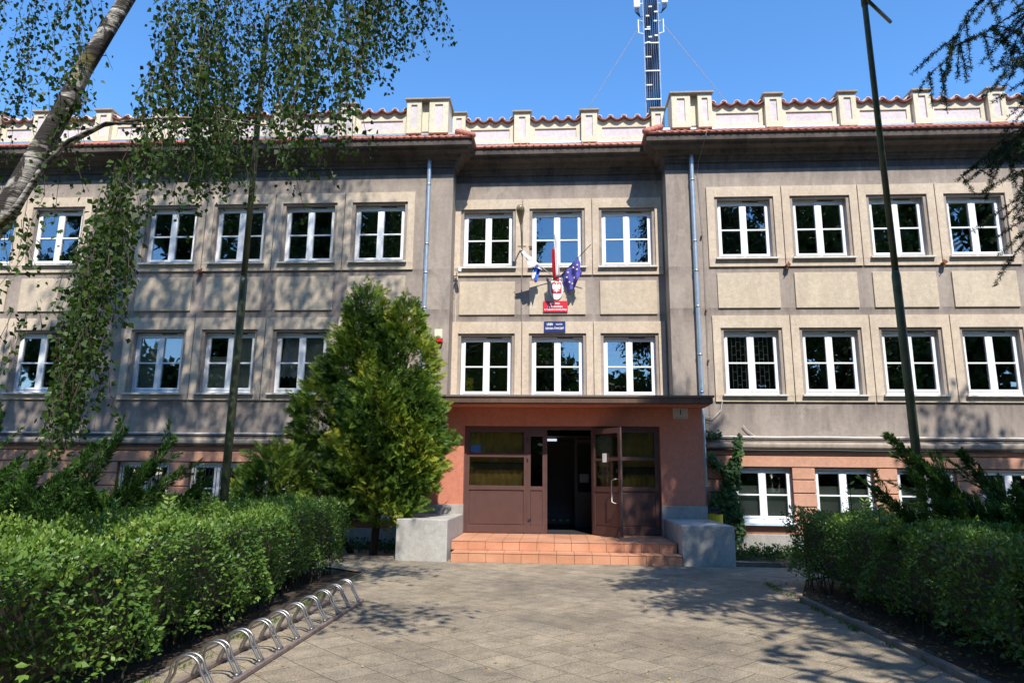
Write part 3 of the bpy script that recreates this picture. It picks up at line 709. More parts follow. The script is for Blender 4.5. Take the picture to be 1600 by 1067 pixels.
# downpipes
for x, z0 in ((-3.42, 0.1), (3.64, 0.35)):
    pts = [(x, W-.12, 10.30),(x, W-.115, 9.98),(x, W-.10, 9.8)] + [(x, W-.10, z) for z in (8,6,4,2,z0)]
    d = obj('downpipe', MB().tube(pts, 0.058, 14), M['zinc'], B, True)
    for z in (9.45, 7.75, 6.95, 6.0, 4.75, 3.8, 1.5):
        obj('pipe_clip', MB().lathe((x, W-.10, z), [(.060,-.02),(.068,-.02),(.068,.02),(.060,.02)], 14), M['zinc'], d, True)
        obj('pipe_clip', MB().box(x-.012, x+.012, W-.05, W+.01, z-.012, z+.012), M['zinc'], d)
# lightning conductor and loose cables on the facade
def wire(pts, r=0.006, mat='wire', name='wall_cable'): return obj(name, MB().tube(pts, r, 5), M[mat], B)
wire([(4.0,W-.6,10.7),(3.93,W-.62,10.45),(3.80,W-.2,9.9),(3.80,W-.05,9.7),(3.87,W-.05,7.8),(3.86,W-.05,5.5),(3.84,W-.05,3.2),(3.82,W-.06,.4)])
wire([(-12.05,W-.04,9.6),(-12.0,W-.04,7),(-12.1,W-.04,4.2),(-12.05,W-.05,2.7),(-12.05,W-.17,2.4),(-12.05,W-.08,.3)])
wire([(3.68,W-.06,3.2),(3.9,W-.06,3.16),(4.1,W-.06,3.35),(4.16,W-.06,3.62)], .009, 'pipe'); wire([(3.68,W-.06,3.13),(3.9,W-.06,3.10)], .007, 'rust')
wire([(4.62,W-.05,2.98),(4.72,W-.05,2.86),(4.9,W-.05,2.72)], .011, 'pipe')
wire([(-2.72,C-.02,9.3),(-2.70,C-.02,6.5),(-2.72,C-.02,4.0)], .009, 'pipe')
wire([(-.905,C-.03,8.3),(-.905,C-.03,6.1),(-.91,C-.03,4.0)], .012, 'wire')
for k in range(3):
    wire([(-2.4+1.9*k+.2*i, C-.11-.02*math.sin(i), 3.66-.03*math.sin(i*1.3+k)) for i in range(10)], .008, 'wire')
for x, z, yy in ((3.83,7.9,W),(3.86,5.9,W),(3.86,4.6,W),(-12.05,6.3,W),(-12.08,5.0,W),(-12.08,3.3,W)): obj('cable_clip', MB().box(x-.02,x+.02,yy-.08,yy-.0,z-.02,z+.02), M['rust'], B)

# ---- porch
mb = MB(); mb.wall(-3.06, 3.46, 0.8, 3.31, PY, [(-2.18,2.46,0.38,2.88)], .0)
mb.quad((-3.06,PY,.2),(-3.06,PY,3.31),(-3.06,C,3.31),(-3.06,C,.2)); mb.quad((3.46,PY,.2),(3.46,C,.2),(3.46,C,3.31),(3.46,PY,3.31))
mb.quad((-2.18,PY,.38),(-2.18,PY,2.88),(-2.18,PY+.35,2.88),(-2.18,PY+.35,.38)); mb.quad((2.46,PY,.38),(2.46,PY+.35,.38),(2.46,PY+.35,2.88),(2.46,PY,2.88))
mb.quad((-2.18,PY,2.88),(2.46,PY,2.88),(2.46,PY+.35,2.88),(-2.18,PY+.35,2.88))
obj('porch_wall', mb, M['porch'], B)
obj('porch_base', MB().box(-3.09,-2.17,PY-.03,PY+.3,.0,1.03,bev=.01), M['cement'], B); obj('porch_base', MB().box(2.45,3.49,PY-.03,PY+.3,.0,1.06,bev=.01), M['cement'], B)
mb = MB(); mb.prism([(PY-.02,3.312),(PY-.66,3.312),(PY-.66,3.34),(PY-.02,3.345)], 'x', -3.14, 3.50); obj('porch_soffit', mb, M['porch'], B)
mb = MB(); mb.box(-3.2, 3.56, PY-.75, C, 3.345, 3.50, bev=.01); obj('porch_roof', mb, M['porchroof'], B)
mb = MB(); mb.box(-3.23, 3.59, PY-.78, PY-.70, 3.48, 3.53, bev=.006); obj('roof_edge', mb, simple('grey flashing',(0.16,0.13,0.11),0.6,0.3), B)
# hall behind the doors
mb = MB(); x0, x1, y0, y1, z0, z1 = -2.6, 2.8, PY+.38, 24.0, 0.375, 3.2
mb.quad((x0,y0,z0),(x1,y0,z0),(x1,y1,z0),(x0,y1,z0)); mb.quad((x0,y0,z1),(x0,y1,z1),(x1,y1,z1),(x1,y0,z1))
mb.quad((x0,y0,z0),(x0,y1,z0),(x0,y1,z1),(x0,y0,z1)); mb.quad((x1,y0,z0),(x1,y0,z1),(x1,y1,z1),(x1,y1,z0)); mb.quad((x0,y1,z0),(x1,y1,z0),(x1,y1,z1),(x0,y1,z1))
mb.quad((x0,PY+.34,2.88),(x1,PY+.34,2.88),(x1,PY+.34,3.2),(x0,PY+.34,3.2))
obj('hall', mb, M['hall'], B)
mb = MB()
for k in range(16): mb.box(-.42, .55, 20.2+.29*k, 24.0, .375+.165*k, .375+.165*(k+1)-.0)
obj('hall_stair', mb, simple('dark stone stair',(0.09,0.09,0.10),0.5,0,.2,5), B)
M['mark'] = simple('yellow step marks',(0.55,0.45,0.2),0.7)
for k in range(4): obj('stair_marking', MB().box(-.30+.2*k, -.20+.2*k, 20.185, 20.195, .46, .51), M['mark'], B)
mt_l, nl, bl = new_mat('hall lamp'); bl.inputs['Emission Color'].default_value = (.85,.9,1,1); bl.inputs['Emission Strength'].default_value = .55; bl.inputs['Base Color'].default_value = (.7,.7,.75,1)
obj('hall_lamp', MB().box(-.26,.04,18.6,18.72,2.64,2.70,bev=.01), mt_l, B)
mb = MB(); mb.box(.52,.60,19.0,19.1,.375,3.1); mb.box(1.0,1.08,19.0,19.1,.375,3.1); mb.box(.60,1.0,19.0,19.1,.375,1.3); mb.box(.60,1.0,19.0,19.1,2.6,2.7); obj('inner_door', mb, simple('inner door',(0.045,0.045,0.052),0.5), B)
obj('hall_notice', MB().box(.66,.90,18.97,18.985,1.55,1.78), simple('blue notice',(0.25,0.33,0.45),0.8), B)

# ---- entrance frames and doors
DY = PY+.20
def frame_set(mb, x0, x1, ztop, glass, pane_mb, bar=None):
    """outer frame with panel below z=1.42 and glazing above"""
    t = .07
    mb.box(x0, x0+t, DY-.04, DY+.04, .38, ztop, bev=.005); mb.box(x1-t, x1, DY-.04, DY+.04, .38, ztop, bev=.005)
    mb.box(x0+t, x1-t, DY-.04, DY+.04, .38, .56, bev=.005); mb.box(x0+t, x1-t, DY-.04, DY+.04, 1.37, 1.47, bev=.005); mb.box(x0+t, x1-t, DY-.04, DY+.04, ztop-.06, ztop, bev=.005)
    mb.box(x0+t+.03, x1-t-.03, DY-.02, DY+.02, .58, 1.35, bev=.008); mb.box(x0+t, x1-t, DY-.01, DY+.015, .561, 1.369)
    if bar: mb.box(x0+t, x1-t, DY-.04, DY+.04, bar[0], bar[1], bev=.005)
    z0 = 1.47
    for a, b in ([(z0, bar[0]), (bar[1], ztop-.06)] if bar else [(z0, ztop-.06)]): pane_mb.box(x0+t, x1-t, DY-.006, DY+.002, a, b)
ds = obj('door_surround', MB().box(-2.18,2.46,PY+.14,PY+.30,2.80,2.88).box(-2.18,-2.13,PY+.14,PY+.30,.38,2.80).box(2.41,2.46,PY+.14,PY+.30,.38,2.80).box(-.235,-.195,PY+.14,PY+.3,.38,2.80).box(.855,.92,PY+.14,PY+.3,.38,2.80), M['brown'], B)
for (x0, x1, bar, nm) in ((-2.13,-.68,(2.14,2.24),'side_panel'), (.92,2.41,(2.08,2.17),'side_panel')):
    a, g = MB(), MB(); frame_set(a, x0, x1, 2.80, None, g, bar); fo = obj(nm, a, M['brown'], B); obj('pane', g, M['doorglass'], fo)
a, g = MB(), MB(); t = .06
a.box(-.68,-.59,DY-.05,DY+.04,.38,2.80,bev=.005); a.box(-.305,-.236,DY-.05,DY+.04,.38,2.80,bev=.005); a.box(-.59,-.305,DY-.05,DY+.04,.38,.56,bev=.005); a.box(-.59,-.305,DY-.05,DY+.04,1.37,1.46,bev=.005); a.box(-.59,-.305,DY-.05,DY+.04,2.64,2.80,bev=.005)
a.box(-.585,-.31,DY-.03,DY+.02,.565,1.365); g.box(-.59,-.305,DY-.006,DY+.002,1.46,2.64)
nl_ = obj('narrow_door_leaf', a, M['brown'], B); obj('pane', g, glass_mat('dark door glass', .14, (.3,.32,.33)), nl_)
obj('bolt', MB().box(-.65,-.60,DY-.075,DY-.05,.66,.72,bev=.008).box(-.60,-.57,DY-.07,DY-.05,.70,.73), M['black'], nl_)
for z in (2.55, 2.1): obj('hinge', MB().tube([(-.665,DY-.065,z-.05),(-.665,DY-.065,z+.05)], .014, 8), M['black'], nl_, True)
# olive sheets, the trees' reflection put into their colour, and dark inner rail
cb_ = MB()
for (x0, x1) in ((-2.1,-.7),(.95,2.38)):
    xs = np.linspace(x0, x1, 60)
    for p, q in zip(xs, xs[1:]): cb_.quad((p,DY+.16+.012*math.sin(p*40),1.40),(q,DY+.16+.012*math.sin(q*40),1.40),(q,DY+.16+.012*math.sin(q*40),2.85),(p,DY+.16+.012*math.sin(p*40),2.85))
obj('reflection_sheet', cb_, simple('olive reflection',(0.42,0.33,0.14),0.9,0,.3,3), B)
obj('inner_rail', MB().box(-2.1,-.7,DY+.09,DY+.13,1.84,2.02).box(.95,2.38,DY+.09,DY+.13,1.76,1.94), M['black'], B)
# open leaf swung outwards, hinged right of the opening
hx, hy = .89, DY-.10; ex_, ey = 1.47, 15.62
ux = Vector((ex_-hx, ey-hy, 0)); L = ux.length; ux.normalize(); uy = Vector((-ux.y, ux.x, 0)); uz = Vector((0,0,1))
def lb(mb, a0, a1, z0, z1, th=.022, off=0.0): mb.obox(Vector((hx,hy,0))+ux*((a0+a1)/2)+uy*off+uz*((z0+z1)/2), ux, uy, uz, (a1-a0)/2, th, (z1-z0)/2)
a, g = MB(), MB(); s = .085
lb(a,0,s,.40,2.80); lb(a,L-s,L,.40,2.80); lb(a,s,L-s,.40,.60); lb(a,s,L-s,1.36,1.48); lb(a,s,L-s,2.68,2.80); lb(a,s+.03,L-s-.03,.62,1.34,.014); lb(a,s,L-s,.601,1.359,.008)
lb(a,s,L-s,2.06,2.12,.018)
lb(g,s,L-s,1.481,2.059,.004); lb(g,s,L-s,2.121,2.679,.004)
dl = obj('open_door_leaf', a, M['brown'], B); obj('pane', g, M['doorglass'], dl)
hp = Vector((hx,hy,0))+ux*(L-.10); fo = (-uy) if (-uy).y < 0 or True else uy
off = uy if uy.y < 0 else -uy
hb = [hp+uz*1.12+off*.02, hp+uz*1.12+off*.10-ux*.0, hp+uz*1.15+off*.13-ux*.10, hp+uz*1.62+off*.13-ux*.10, hp+uz*1.65+off*.10, hp+uz*1.65+off*.02]
obj('handle', MB().tube(hb, .013, 8), M['steel'], dl, True)
wp = Vector((hx,hy,0))+ux*(L-.05)+off*.04
obj('door_stop', MB().tube([wp+uz*.62, wp+off*.10+uz*.40-ux*.05], .012, 6).tube([wp+uz*.62, wp+off*.06+uz*.40+ux*.04], .012, 6), M['black'], dl)
# paper notice and blue sticker (things fixed to the doors)
pc = Vector((hx,hy,0))+ux*(L*.46)+off*.030+uz*2.13
pn = obj('paper_notice', MB().obox(pc, ux, uy, uz, .075, .002, .10), M['white'], origin=pc); tag(pn, 'small white paper notice stuck on the open brown door leaf', 'notice')
st_ = obj('blue_sticker', MB().box(-2.04,-1.80,DY-.012,DY-.008,2.26,2.42), M['bluetape'], origin=(-1.92,DY-.01,2.34)); tag(st_, 'small blue sticker in the corner of the left entrance glass', 'sticker')

# ---- steps: tiles modelled individually within each riser/tread mesh
S = empty('entrance_steps', (.17, 14.1, 0), 'two orange tiled steps and landing in front of the brown doors', 'steps')
core = MB().box(-2.085,2.475,14.125,PY+.38,-.05,.18).box(-2.16,2.46,14.61,PY+.38,.18,.366); obj('grout_bed', core, M['grout'], S)
def tiles(name, x0, x1, y0, y1, z0, z1, pitch, axis):
    mb = MB(); n = round((x1-x0)/pitch); st = (x1-x0)/n
    for i in range(n):
        a, b = x0+i*st+.004, x0+(i+1)*st-.004
        mb.box(a, b, y0, y1, z0, z1, bev=.004)
    return obj(name, mb, M['clinker'], S)
tiles('riser', -2.09, 2.48, 14.10, 14.13, 0.0, .172, .36, 'x'); tiles('riser', -2.16, 2.46, 14.585, 14.615, .19, .358, .36, 'x')
tiles('tread', -2.09, 2.48, 14.09, 14.58, .175, .19, .36, 'x')
for k in range(6): tiles('tread', -2.16, 2.46, 14.575+.33*k, 14.575+.33*(k+1)-.006, .36, .375, .36, 'x')
# concrete blocks flanking
def block(x0, x1, z, skew, label):
    mb = MB(); b = .015
    mb.prism([(x0,14.12+skew),(x1,14.08),(x1,PY-.04),(x0,PY-.04)], 'z', -.05, z)
    o = obj('concrete_block', mb, M['concrete'], origin=((x0+x1)/2,15.2,0)); tag(o, label, 'concrete block', 'concrete blocks beside the steps')
    bv = o.modifiers.new('bevel','BEVEL'); bv.width = .018; bv.segments = 2
    return o
block(-3.24,-2.17,.815,.08,'sunlit pale concrete block on the left of the orange steps, beside the thuja'); block(2.49,3.50,.77,.02,'grey shaded concrete block on the right of the steps with yellow leaves on top')

# ================================================================== THINGS ON THE FACADE
def text_mesh(s, size, x, y, z, mat, parent, name='lettering', bold=0.0, width=None):
    cu = bpy.data.curves.new(name, 'FONT'); cu.body = s; cu.size = size; cu.align_x = 'CENTER'; cu.align_y = 'CENTER'; cu.extrude = 0.001; cu.offset = bold
    to = bpy.data.objects.new(name+'_tmp', cu); COL.objects.link(to); bpy.context.view_layer.update()
    me = bpy.data.meshes.new_from_object(to.evaluated_get(bpy.context.evaluated_depsgraph_get())); bpy.data.objects.remove(to); bpy.data.curves.remove(cu)
    co = np.empty(len(me.vertices)*3, dtype=np.float32); me.vertices.foreach_get('co', co); co = co.reshape(-1,3)
    sx = 1.0
    if width: sx = width / max(1e-6, co[:,0].max()-co[:,0].min())
    og = ORG[parent.name]
    out = np.stack([co[:,0]*sx + x - og.x, -co[:,2] + y - og.y, co[:,1] + z - og.z], axis=1)
    me.vertices.foreach_set('co', out.ravel()); me.materials.clear(); me.materials.append(mat); me.update(); me.name = name
    o = bpy.data.objects.new(name, me); COL.objects.link(o); o.parent = parent; ORG[o.name] = og; return o
def rrect(w, h, r, n=5):
    pts = []
    for cx, cy, a0 in ((w/2-r,h/2-r,0),(-w/2+r,h/2-r,90),(-w/2+r,-h/2+r,180),(w/2-r,-h/2+r,270)):
        for i in range(n+1): a = R(a0+90*i/n); pts.append((cx+r*math.cos(a), cy+r*math.sin(a)))
    return pts
def plate(name, pts, cx, cz, y0, y1, mat, parent=None, origin=None):
    return obj(name, MB().prism([(cx+a, cz+b) for a, b in pts], 'y', y0, y1), mat, parent, origin=origin)
# oval national emblem
SY = C-0.047
E_ = empty('emblem_sign', (.04, SY, 6.68), 'white oval sign with a white crowned eagle on a red shield above the red plaque', 'emblem sign')
ov = [(.185*math.cos(R(a*10)), .335*math.sin(R(a*10))) for a in range(36)]
plate('oval_plate', ov, .04, 6.70, SY-.03, SY, M['white'], E_)
plate('shield', rrect(.27,.30,.03), .04, 6.69, SY-.036, SY-.031, M['red'], E_)
half = [(0,.125),(.012,.122),(.022,.112),(.016,.100),(.016,.088),(.030,.082),(.040,.098),(.056,.116),(.078,.121),(.098,.110),(.110,.084),(.116,.05),(.112,.015),(.104,-.018),(.096,-.044),(.090,-.02),(.084,-.055),(.076,-.028),(.070,-.062),(.062,-.03),(.055,-.058),(.046,-.018),(.036,-.022),(.030,-.040),(.045,-.058),(.075,-.070),(.082,-.085),(.062,-.082),(.060,-.094),(.045,-.082),(.028,-.070),(.020,-.072),(.030,-.105),(.018,-.100),(.010,-.118),(0,-.128)]
eg = half + [(-a, b) for a, b in reversed(half[1:-1])]
plate('eagle', eg, .04, 6.69, SY-.042, SY-.037, M['white'], E_)
plate('crown', [(-.02,.0),(.02,.0),(.026,.022),(.012,.012),(0,.026),(-.012,.012),(-.026,.022)], .04, 6.817, SY-.043, SY-.037, simple('gold',(0.75,.55,.12),.4), E_)
P1 = empty('red_plaque', (.01, SY, 6.17), 'red plaque with white lettering under the oval eagle sign', 'plaque')
plate('board', rrect(.66,.30,.015), .01, 6.18, SY-.03, SY, M['red'], P1)
text_mesh('XVI Liceum', .085, 0, SY-.033, 6.265, M['white'], P1, bold=.002, width=.25)
text_mesh('Ogólnokształcące', .085, 0, SY-.033, 6.18, M['white'], P1, bold=.002, width=.40)
text_mesh('im. Krzysztofa Kamila Baczyńskiego', .068, .01, SY-.033, 6.095, M['white'], P1, bold=.0015, width=.60)
P2 = empty('blue_plaque', (-.01, SY, 5.62), 'navy blue plaque with white lettering between the storeys', 'plaque')
SB = C-.047
plate('board', rrect(.57,.30,.012), -.01, 5.62, SB-.03, SB, M['navy'], P2)
text_mesh('UKEN', .085, -.14, SB-.033, 5.685, M['white'], P2, bold=.003, width=.16); text_mesh('KRAKÓW', .06, .11, SB-.033, 5.685, M['white'], P2, bold=.001, width=.18)
text_mesh('SZKOŁA ĆWICZEŃ', .075, -.01, SB-.033, 5.575, M['white'], P2, bold=.002, width=.49)
P3 = empty('house_number_plate', (2.96, PY, 3.2), 'pale house number plate reading 1 on the terracotta porch', 'number plate')
hpz = PY-.002
plate('board', rrect(.35,.29,.03), 2.955, 3.205, hpz-.02, hpz, simple('enamel plate',(0.55,0.55,0.50),.35,0,.03), P3)
text_mesh('1', .17, 2.955, hpz-.023, 3.21, M['ink'], P3, bold=.003)
text_mesh('Os. Willowe', .04, 2.955, hpz-.023, 3.315, M['ink'], P3, width=.21); text_mesh('Dzielnica Nowa Huta', .035, 2.96, hpz-.023, 3.09, M['ink'], P3, width=.29)

# flags on a triple bracket
base = Vector((.05, C-.06, 6.93))
def cloth(name, rows, mat, parent, thick=None):
    """rows: list of lists of points (grid)"""
    mb = MB(); nx = len(rows[0])
    for r in rows: mb.v += [tuple(p) for p in r]
    for j in range(len(rows)-1):
        for i in range(nx-1): a = j*nx+i; mb.f.append((a,a+1,a+nx+1,a+nx))
    o = obj(name, mb, mat, parent, True); s = o.modifiers.new('thickness','SOLIDIFY'); s.thickness = .004
    return o
def lerp(a, b, t): return Vector(a)+(Vector(b)-Vector(a))*t
def flag_root(label, tip, mat, extra_group='flags over the entrance'):
    r = empty('flag', base, label, 'flag', extra_group); obj('flagpole', MB().tube([base, tip], .0095, 8), mat, r, True)
    return r
tip = Vector((-.90, C-.80, 7.56)); f1 = flag_root('white and blue flag wrapped round its pole, leftmost of the three flags', tip, M['fabricwhite'])
rows = []
for j in range(7):
    v = j/6
    rows.append([lerp(tip, base, .02+.50*i/12) + Vector((.03*math.sin(i*1.3+j)+.04*v, .05*math.sin(i*.9+j*1.1)*v, -(v)*(.10+.20*math.sin(min(1,i/9)*math.pi*.9)))) for i in range(13)])
cloth('flag_cloth', rows, M['fabricwhite'], f1)
rows = []
for j in range(9):
    v = j/8
    rows.append([lerp(tip, base, .36+.20*i/12) + Vector((-.10*v+.02*math.sin(i*1.4), .06*math.sin(i*1.5+v*2), -.04-.42*v+.03*math.sin(i*1.2)*v)) for i in range(13)])
cloth('blue_stripe', [r[:] for r in rows[:5]], M['fabricmidblue'], f1)
cloth('white_stripe', [[p+Vector((0,-.004,0)) for p in r[2:9]] for r in rows[4:]], M['fabricwhite'], f1)
cloth('blue_stripe', [[p for p in r[8:]] for r in rows[4:]], M['fabricmidblue'], f1)
tip = Vector((-.02, C-.98, 7.72)); f2 = flag_root('white and red flag hanging narrow from the middle pole', tip, M['white'])
def strip(x0f, x1f, seed, z0f, z1f, yoff):
    rows = []
    for j in range(15):
        v = j/14; p = lerp(tip, base, .05+.90*v); z = z0f+(z1f-z0f)*v
        rows.append([Vector((x0f(v)+(x1f(v)-x0f(v))*i/8, C-.78+.25*v+yoff+.035*math.sin(i*1.6+v*5+seed), z+.02*math.sin(i+v*3))) for i in range(9)])
    return rows
cloth('white_stripe', strip(lambda v: -.02-.02*v, lambda v: .03+.11*v, 0, 7.98, 6.85, 0), M['fabricwhite'], f2)
cloth('red_stripe', strip(lambda v: -.07+.02*v-(.02*math.sin(v*3)), lambda v: -.005+.03*v, 2, 7.55, 6.78, -.03), M['fabricred'], f2)
cloth('red_stripe', [[Vector((-.03+.09*i/6+.05*j/5, C-.50+.03*math.sin(i*1.5), 6.95-.22*j/5*(1-.25*abs(i-4)/4))) for i in range(7)] for j in range(6)], M['fabricred'], f2)
tip = Vector((.94, C-.80, 7.66)); f3 = flag_root('blue flag with pale stars, rightmost of the three flags', tip, M['black'])
rows = []
top_a, top_b = lerp(base, tip, .12), lerp(base, tip, .66)
for j in range(13):
    v = j/12
    row = []
    for i in range(13):
        t = i/12; p = lerp(top_a, top_b, t); zb = 6.55+.42*t + (-.12*math.sin(math.pi*min(1,t*1.25)))
        x = p.x + v*(.20*(1-t)+.06*t) ; row.append(Vector((x+.015*math.sin(j*.9+i*.3), p.y+.055*math.sin(i*1.15+v*1.5)*(.3+v), p.z+(zb-p.z)*v)))
    rows.append(row)
fc = cloth('flag_cloth', rows, M['fabricblue'], f3)
sm = MB()
def star(c, r):
    pts = []
    for k in range(10):
        rr = r if k % 2 == 0 else r*.42; a = math.pi/2+k*math.pi/5; pts.append((c[0]+rr*math.cos(a), c[1]-.012, c[2]+rr*math.sin(a)))
    sm.poly(pts)
for i, j in ((4,2),(3,4),(3,7),(5,9),(7,8),(9,6),(8,3),(10,4)):
    p = rows[j][i]; star((p.x, p.y-.01, p.z), .034)
obj('star', sm, M['star'], f3)
br = MB(); br.box(-.02,.12,C-.06,C-.041,6.86,7.0,bev=.004)
for a in (-.5,0,.5): br.tube([base, base+Vector((a*.14,-.10,.10))], .02, 8)
tag(obj('flag_bracket', br, M['rust'], origin=(.05,C,6.93)), 'rusty triple flag bracket at the foot of the three flagpoles', 'bracket')

# street lamp on the wall
Lm = empty('wall_lamp', (-.905, C, 7.7), 'old drop-shaped lamp on a bent arm between the upper windows', 'lamp')
obj('arm', MB().tube([(-.905,C-.01,7.55),(-.905,C-.06,7.75),(-.905,C-.22,7.98),(-.905,C-.45,8.15),(-.905,C-.72,8.30)], .02, 8), M['wire'], Lm, True)
hd = MB(); hax = Vector((0,-.62,.58)).normalized()
hd.lathe((-.905,C-.66,8.27), [(.022,0),(.035,.05),(.058,.16),(.090,.30),(.112,.42),(.108,.50),(.08,.56),(.03,.585)], 18, hax, (1,0,0))
obj('lamp_head', hd, M['amber'], Lm, True)
obj('bracket', MB().box(-1.02,-.79,C-.05,C-.02,7.88,7.905).box(-.72,-.62,C-.05,C-.03,7.86,7.90), M['rust'], Lm)
# camera, siren, leftovers of brackets
cm = empty('security_camera', (-2.66, C-.1, 7.12), 'white security camera at the left corner of the recessed middle bay', 'camera')
obj('housing', MB().obox((-2.62,C-.30,7.16),(0.5,-.75,-.2),(0.8,.5,0),(0,0,1),.13,.045,.045), M['white'], cm)
obj('bracket', MB().tube([(-2.70,C-.01,7.0),(-2.70,C-.12,7.0),(-2.66,C-.22,7.10)], .014, 6).box(-2.75,-2.66,C-.03,C-.0,6.95,7.06), M['pipe'], cm)
obj('cable_loop', MB().tube([(-2.70,C-.05,6.98),(-2.74,C-.12,6.85),(-2.80,C-.16,6.72),(-2.79,C-.14,6.58),(-2.72,C-.04,6.50)], .008, 5), M['wire'], cm)
al = empty('alarm_siren', (-3.0, W, 5.2), 'white alarm siren with a red lower edge beside the thuja top', 'alarm siren')
obj('housing', MB().box(-3.12,-2.92,W-.13,W,5.17,5.42,bev=.015), simple('yellowed plastic',(.72,.68,.50),.5), al)
obj('lens', MB().box(-3.12,-2.92,W-.135,W-.0,5.08,5.165,bev=.012), M['red'], al)
for (x, z, yy, lb_) in ((5.96,7.07,W,'small rusty bracket stub low between the first two upper right windows'),(9.83,7.10,W,'rusty clay-coloured bracket stub between the last two upper right windows'),(-9.62,7.03,W,'twisted rusty bracket stub between the upper left windows')):
    q = MB(); q.obox((x,yy-.10,z),(.8,0,.6),(0,1,0),(-.6,0,.8),.05,.07,.04); q.tube([(x-.05,yy-.16,z-.12),(x,yy-.14,z-.05),(x+.04,yy-.05,z+.12)], .012, 5)
    tag(obj('bracket_stub', q, M['rust'], origin=(x,yy,z)), lb_, 'bracket')

# antenna mast on the roof
AM = empty('antenna_mast', (3.27, 21, 10.98), 'tall antenna mast with dark cable ladder and white panel aerials on the roof', 'antenna mast')
mb = MB()
for sx in (-.25,.25): mb.tube([(3.27+sx,20.9,10.9),(3.27+sx,20.9,19.5)], .028, 8)
mb.tube([(3.27,21.3,10.9),(3.27,21.3,19.5)], .028, 8)
for k in range(29):
    z = 11+.3*k; s = -1 if k%2 else 1
    mb.tube([(3.27-.25*s,20.9,z),(3.27,21.3,z+.3)], .010, 5); mb.tube([(3.27+.25*s,20.9,z),(3.27,21.3,z+.3)], .010, 5)
obj('lattice', mb, M['zinc'], AM)
mb = MB()
for k in range(13): mb.tube([(3.07+.034*k+.008*math.sin(z*1.7+k*3), 20.87-.012*(k%2), z) for z in np.linspace(10.9,19.5,26)], .0155, 6)
obj('cable_bundle', mb, M['cable'], AM)
mb = MB()
for k, z in enumerate(np.arange(11.9, 17.0, .52)):
    mb.box(3.05 if k%2 else 3.04, 3.24 if k%2 else 3.51, 20.82, 20.855, z-.02, z+.022, bev=.004)
for x, z in ((3.10,16.05),(3.17,16.25),(3.37,16.3),(3.12,16.62),(3.36,16.85),(3.10,17.05),(3.2,17.4),(3.38,17.2),(3.12,17.7),(3.3,17.9)): mb.box(x, x+.11, 20.80, 20.85, z, z+.05, bev=.005)
obj('cable_clamp', mb, M['white'], AM)
for sx, z0 in ((-1,17.35),(1,17.5)):
    x = 3.27+sx*.47
    p = obj('panel_antenna', MB().box(x-.10,x+.10,20.72,20.84,z0,19.3,bev=.03), simple('off white antenna',(.78,.77,.70),.45,0,.03), AM)
    q = MB()
    for k in range(4): q.tube([(x-.06+.04*k,20.8,z0),(x-.06+.04*k,20.8,z0-.12),(x-sx*.12,20.85,z0-.30),(x-sx*.24,20.9,z0-.22)], .012, 5)
    obj('feeder_cable', q, M['cable'], AM)
    q = MB()
    for z in (17.6, 18.8): q.tube([(x,20.84,z),(3.27+sx*.25,20.9,z)], .02, 6)
    xx = 3.27+sx*.42; q.tube([(3.27+sx*.25,20.9,16.92),(xx,20.9,17.0),(xx,20.9,16.5),(3.27+sx*.25,20.9,16.45)], .022, 6)
    obj('standoff', q, M['white'], AM)
q = MB().tube([(3.02,20.9,17.0),(2.83,21,16.7),(-.6,21.5,11.1)], .010, 5).tube([(3.52,20.9,17.1),(3.72,21,16.85),(7.9,21.5,11.1)], .010, 5)
obj('guy_wire', q, M['wire'], AM)

# ================================================================== GREEN POLES, RACK, KERBS
def pole(x, y, label, arm):
    r = empty('green_pole', (x, y, 0), label, 'pole', 'green poles behind the hedges')
    obj('lower_tube', MB().lathe((x,y,0), [(.062,0),(.060,4.62),(.05,4.70)], 18), M['polegreen'], r, True)
    obj('upper_tube', MB().lathe((x,y,4.69), [(.047,0),(.043,4.55),(.036,4.62)], 18), M['polegreen'], r, True)
    if arm: obj('arm', MB().tube([(x,y,9.28),(x+.70,y+.62,9.25)], .03, 8).lathe((x,y,9.12), [(.052,0),(.052,.22),(.03,.26)], 14), M['polegreen'], r, True)
    return r
pole(-4.86, 10, 'slim green pole rising out of the left hedge in front of the birch leaves', False)
rp = pole(5.06, 10, 'slim green pole with a short side arm, out of the right hedge', True); rp.rotation_euler = (0, R(-.6), 0)
# bicycle rack
RK = empty('bicycle_rack', (-2.8, 7.4, 0), 'grey steel bicycle rack of hoops along the left hedge', 'bicycle rack')
for x in (-2.585, -3.0):
    obj('rail', MB().box(x-.022, x+.022, 5.30, 9.50, .005, .04, bev=.004), M['railsteel'], RK)
loop = MB()
def hoop(y):
    mb = MB()
    for dy in (-.036, .036):
        pts = [(-2.60,y+dy,.03),(-2.605,y+dy,.055),(-2.65,y+dy,.13),(-2.69,y+dy,.19)]
        for k in range(9):
            a = R(20+ k*17.5); pts.append((-2.81+.115*math.cos(a), y+dy, .195+.105*math.sin(a)))
        pts += [(-2.93,y+dy,.15),(-2.965,y+dy,.09),(-2.985,y+dy,.03)]
        mb.tube(pts, .0112, 8)
    mb.box(-2.62,-2.59,y-.045,y+.045,.04,.062); mb.box(-2.672,-2.658,y-.026,y+.026,.145,.158)
    return mb
for k in range(10): obj('hoop', hoop(9.38-.437*k), M['steel'], RK, True)
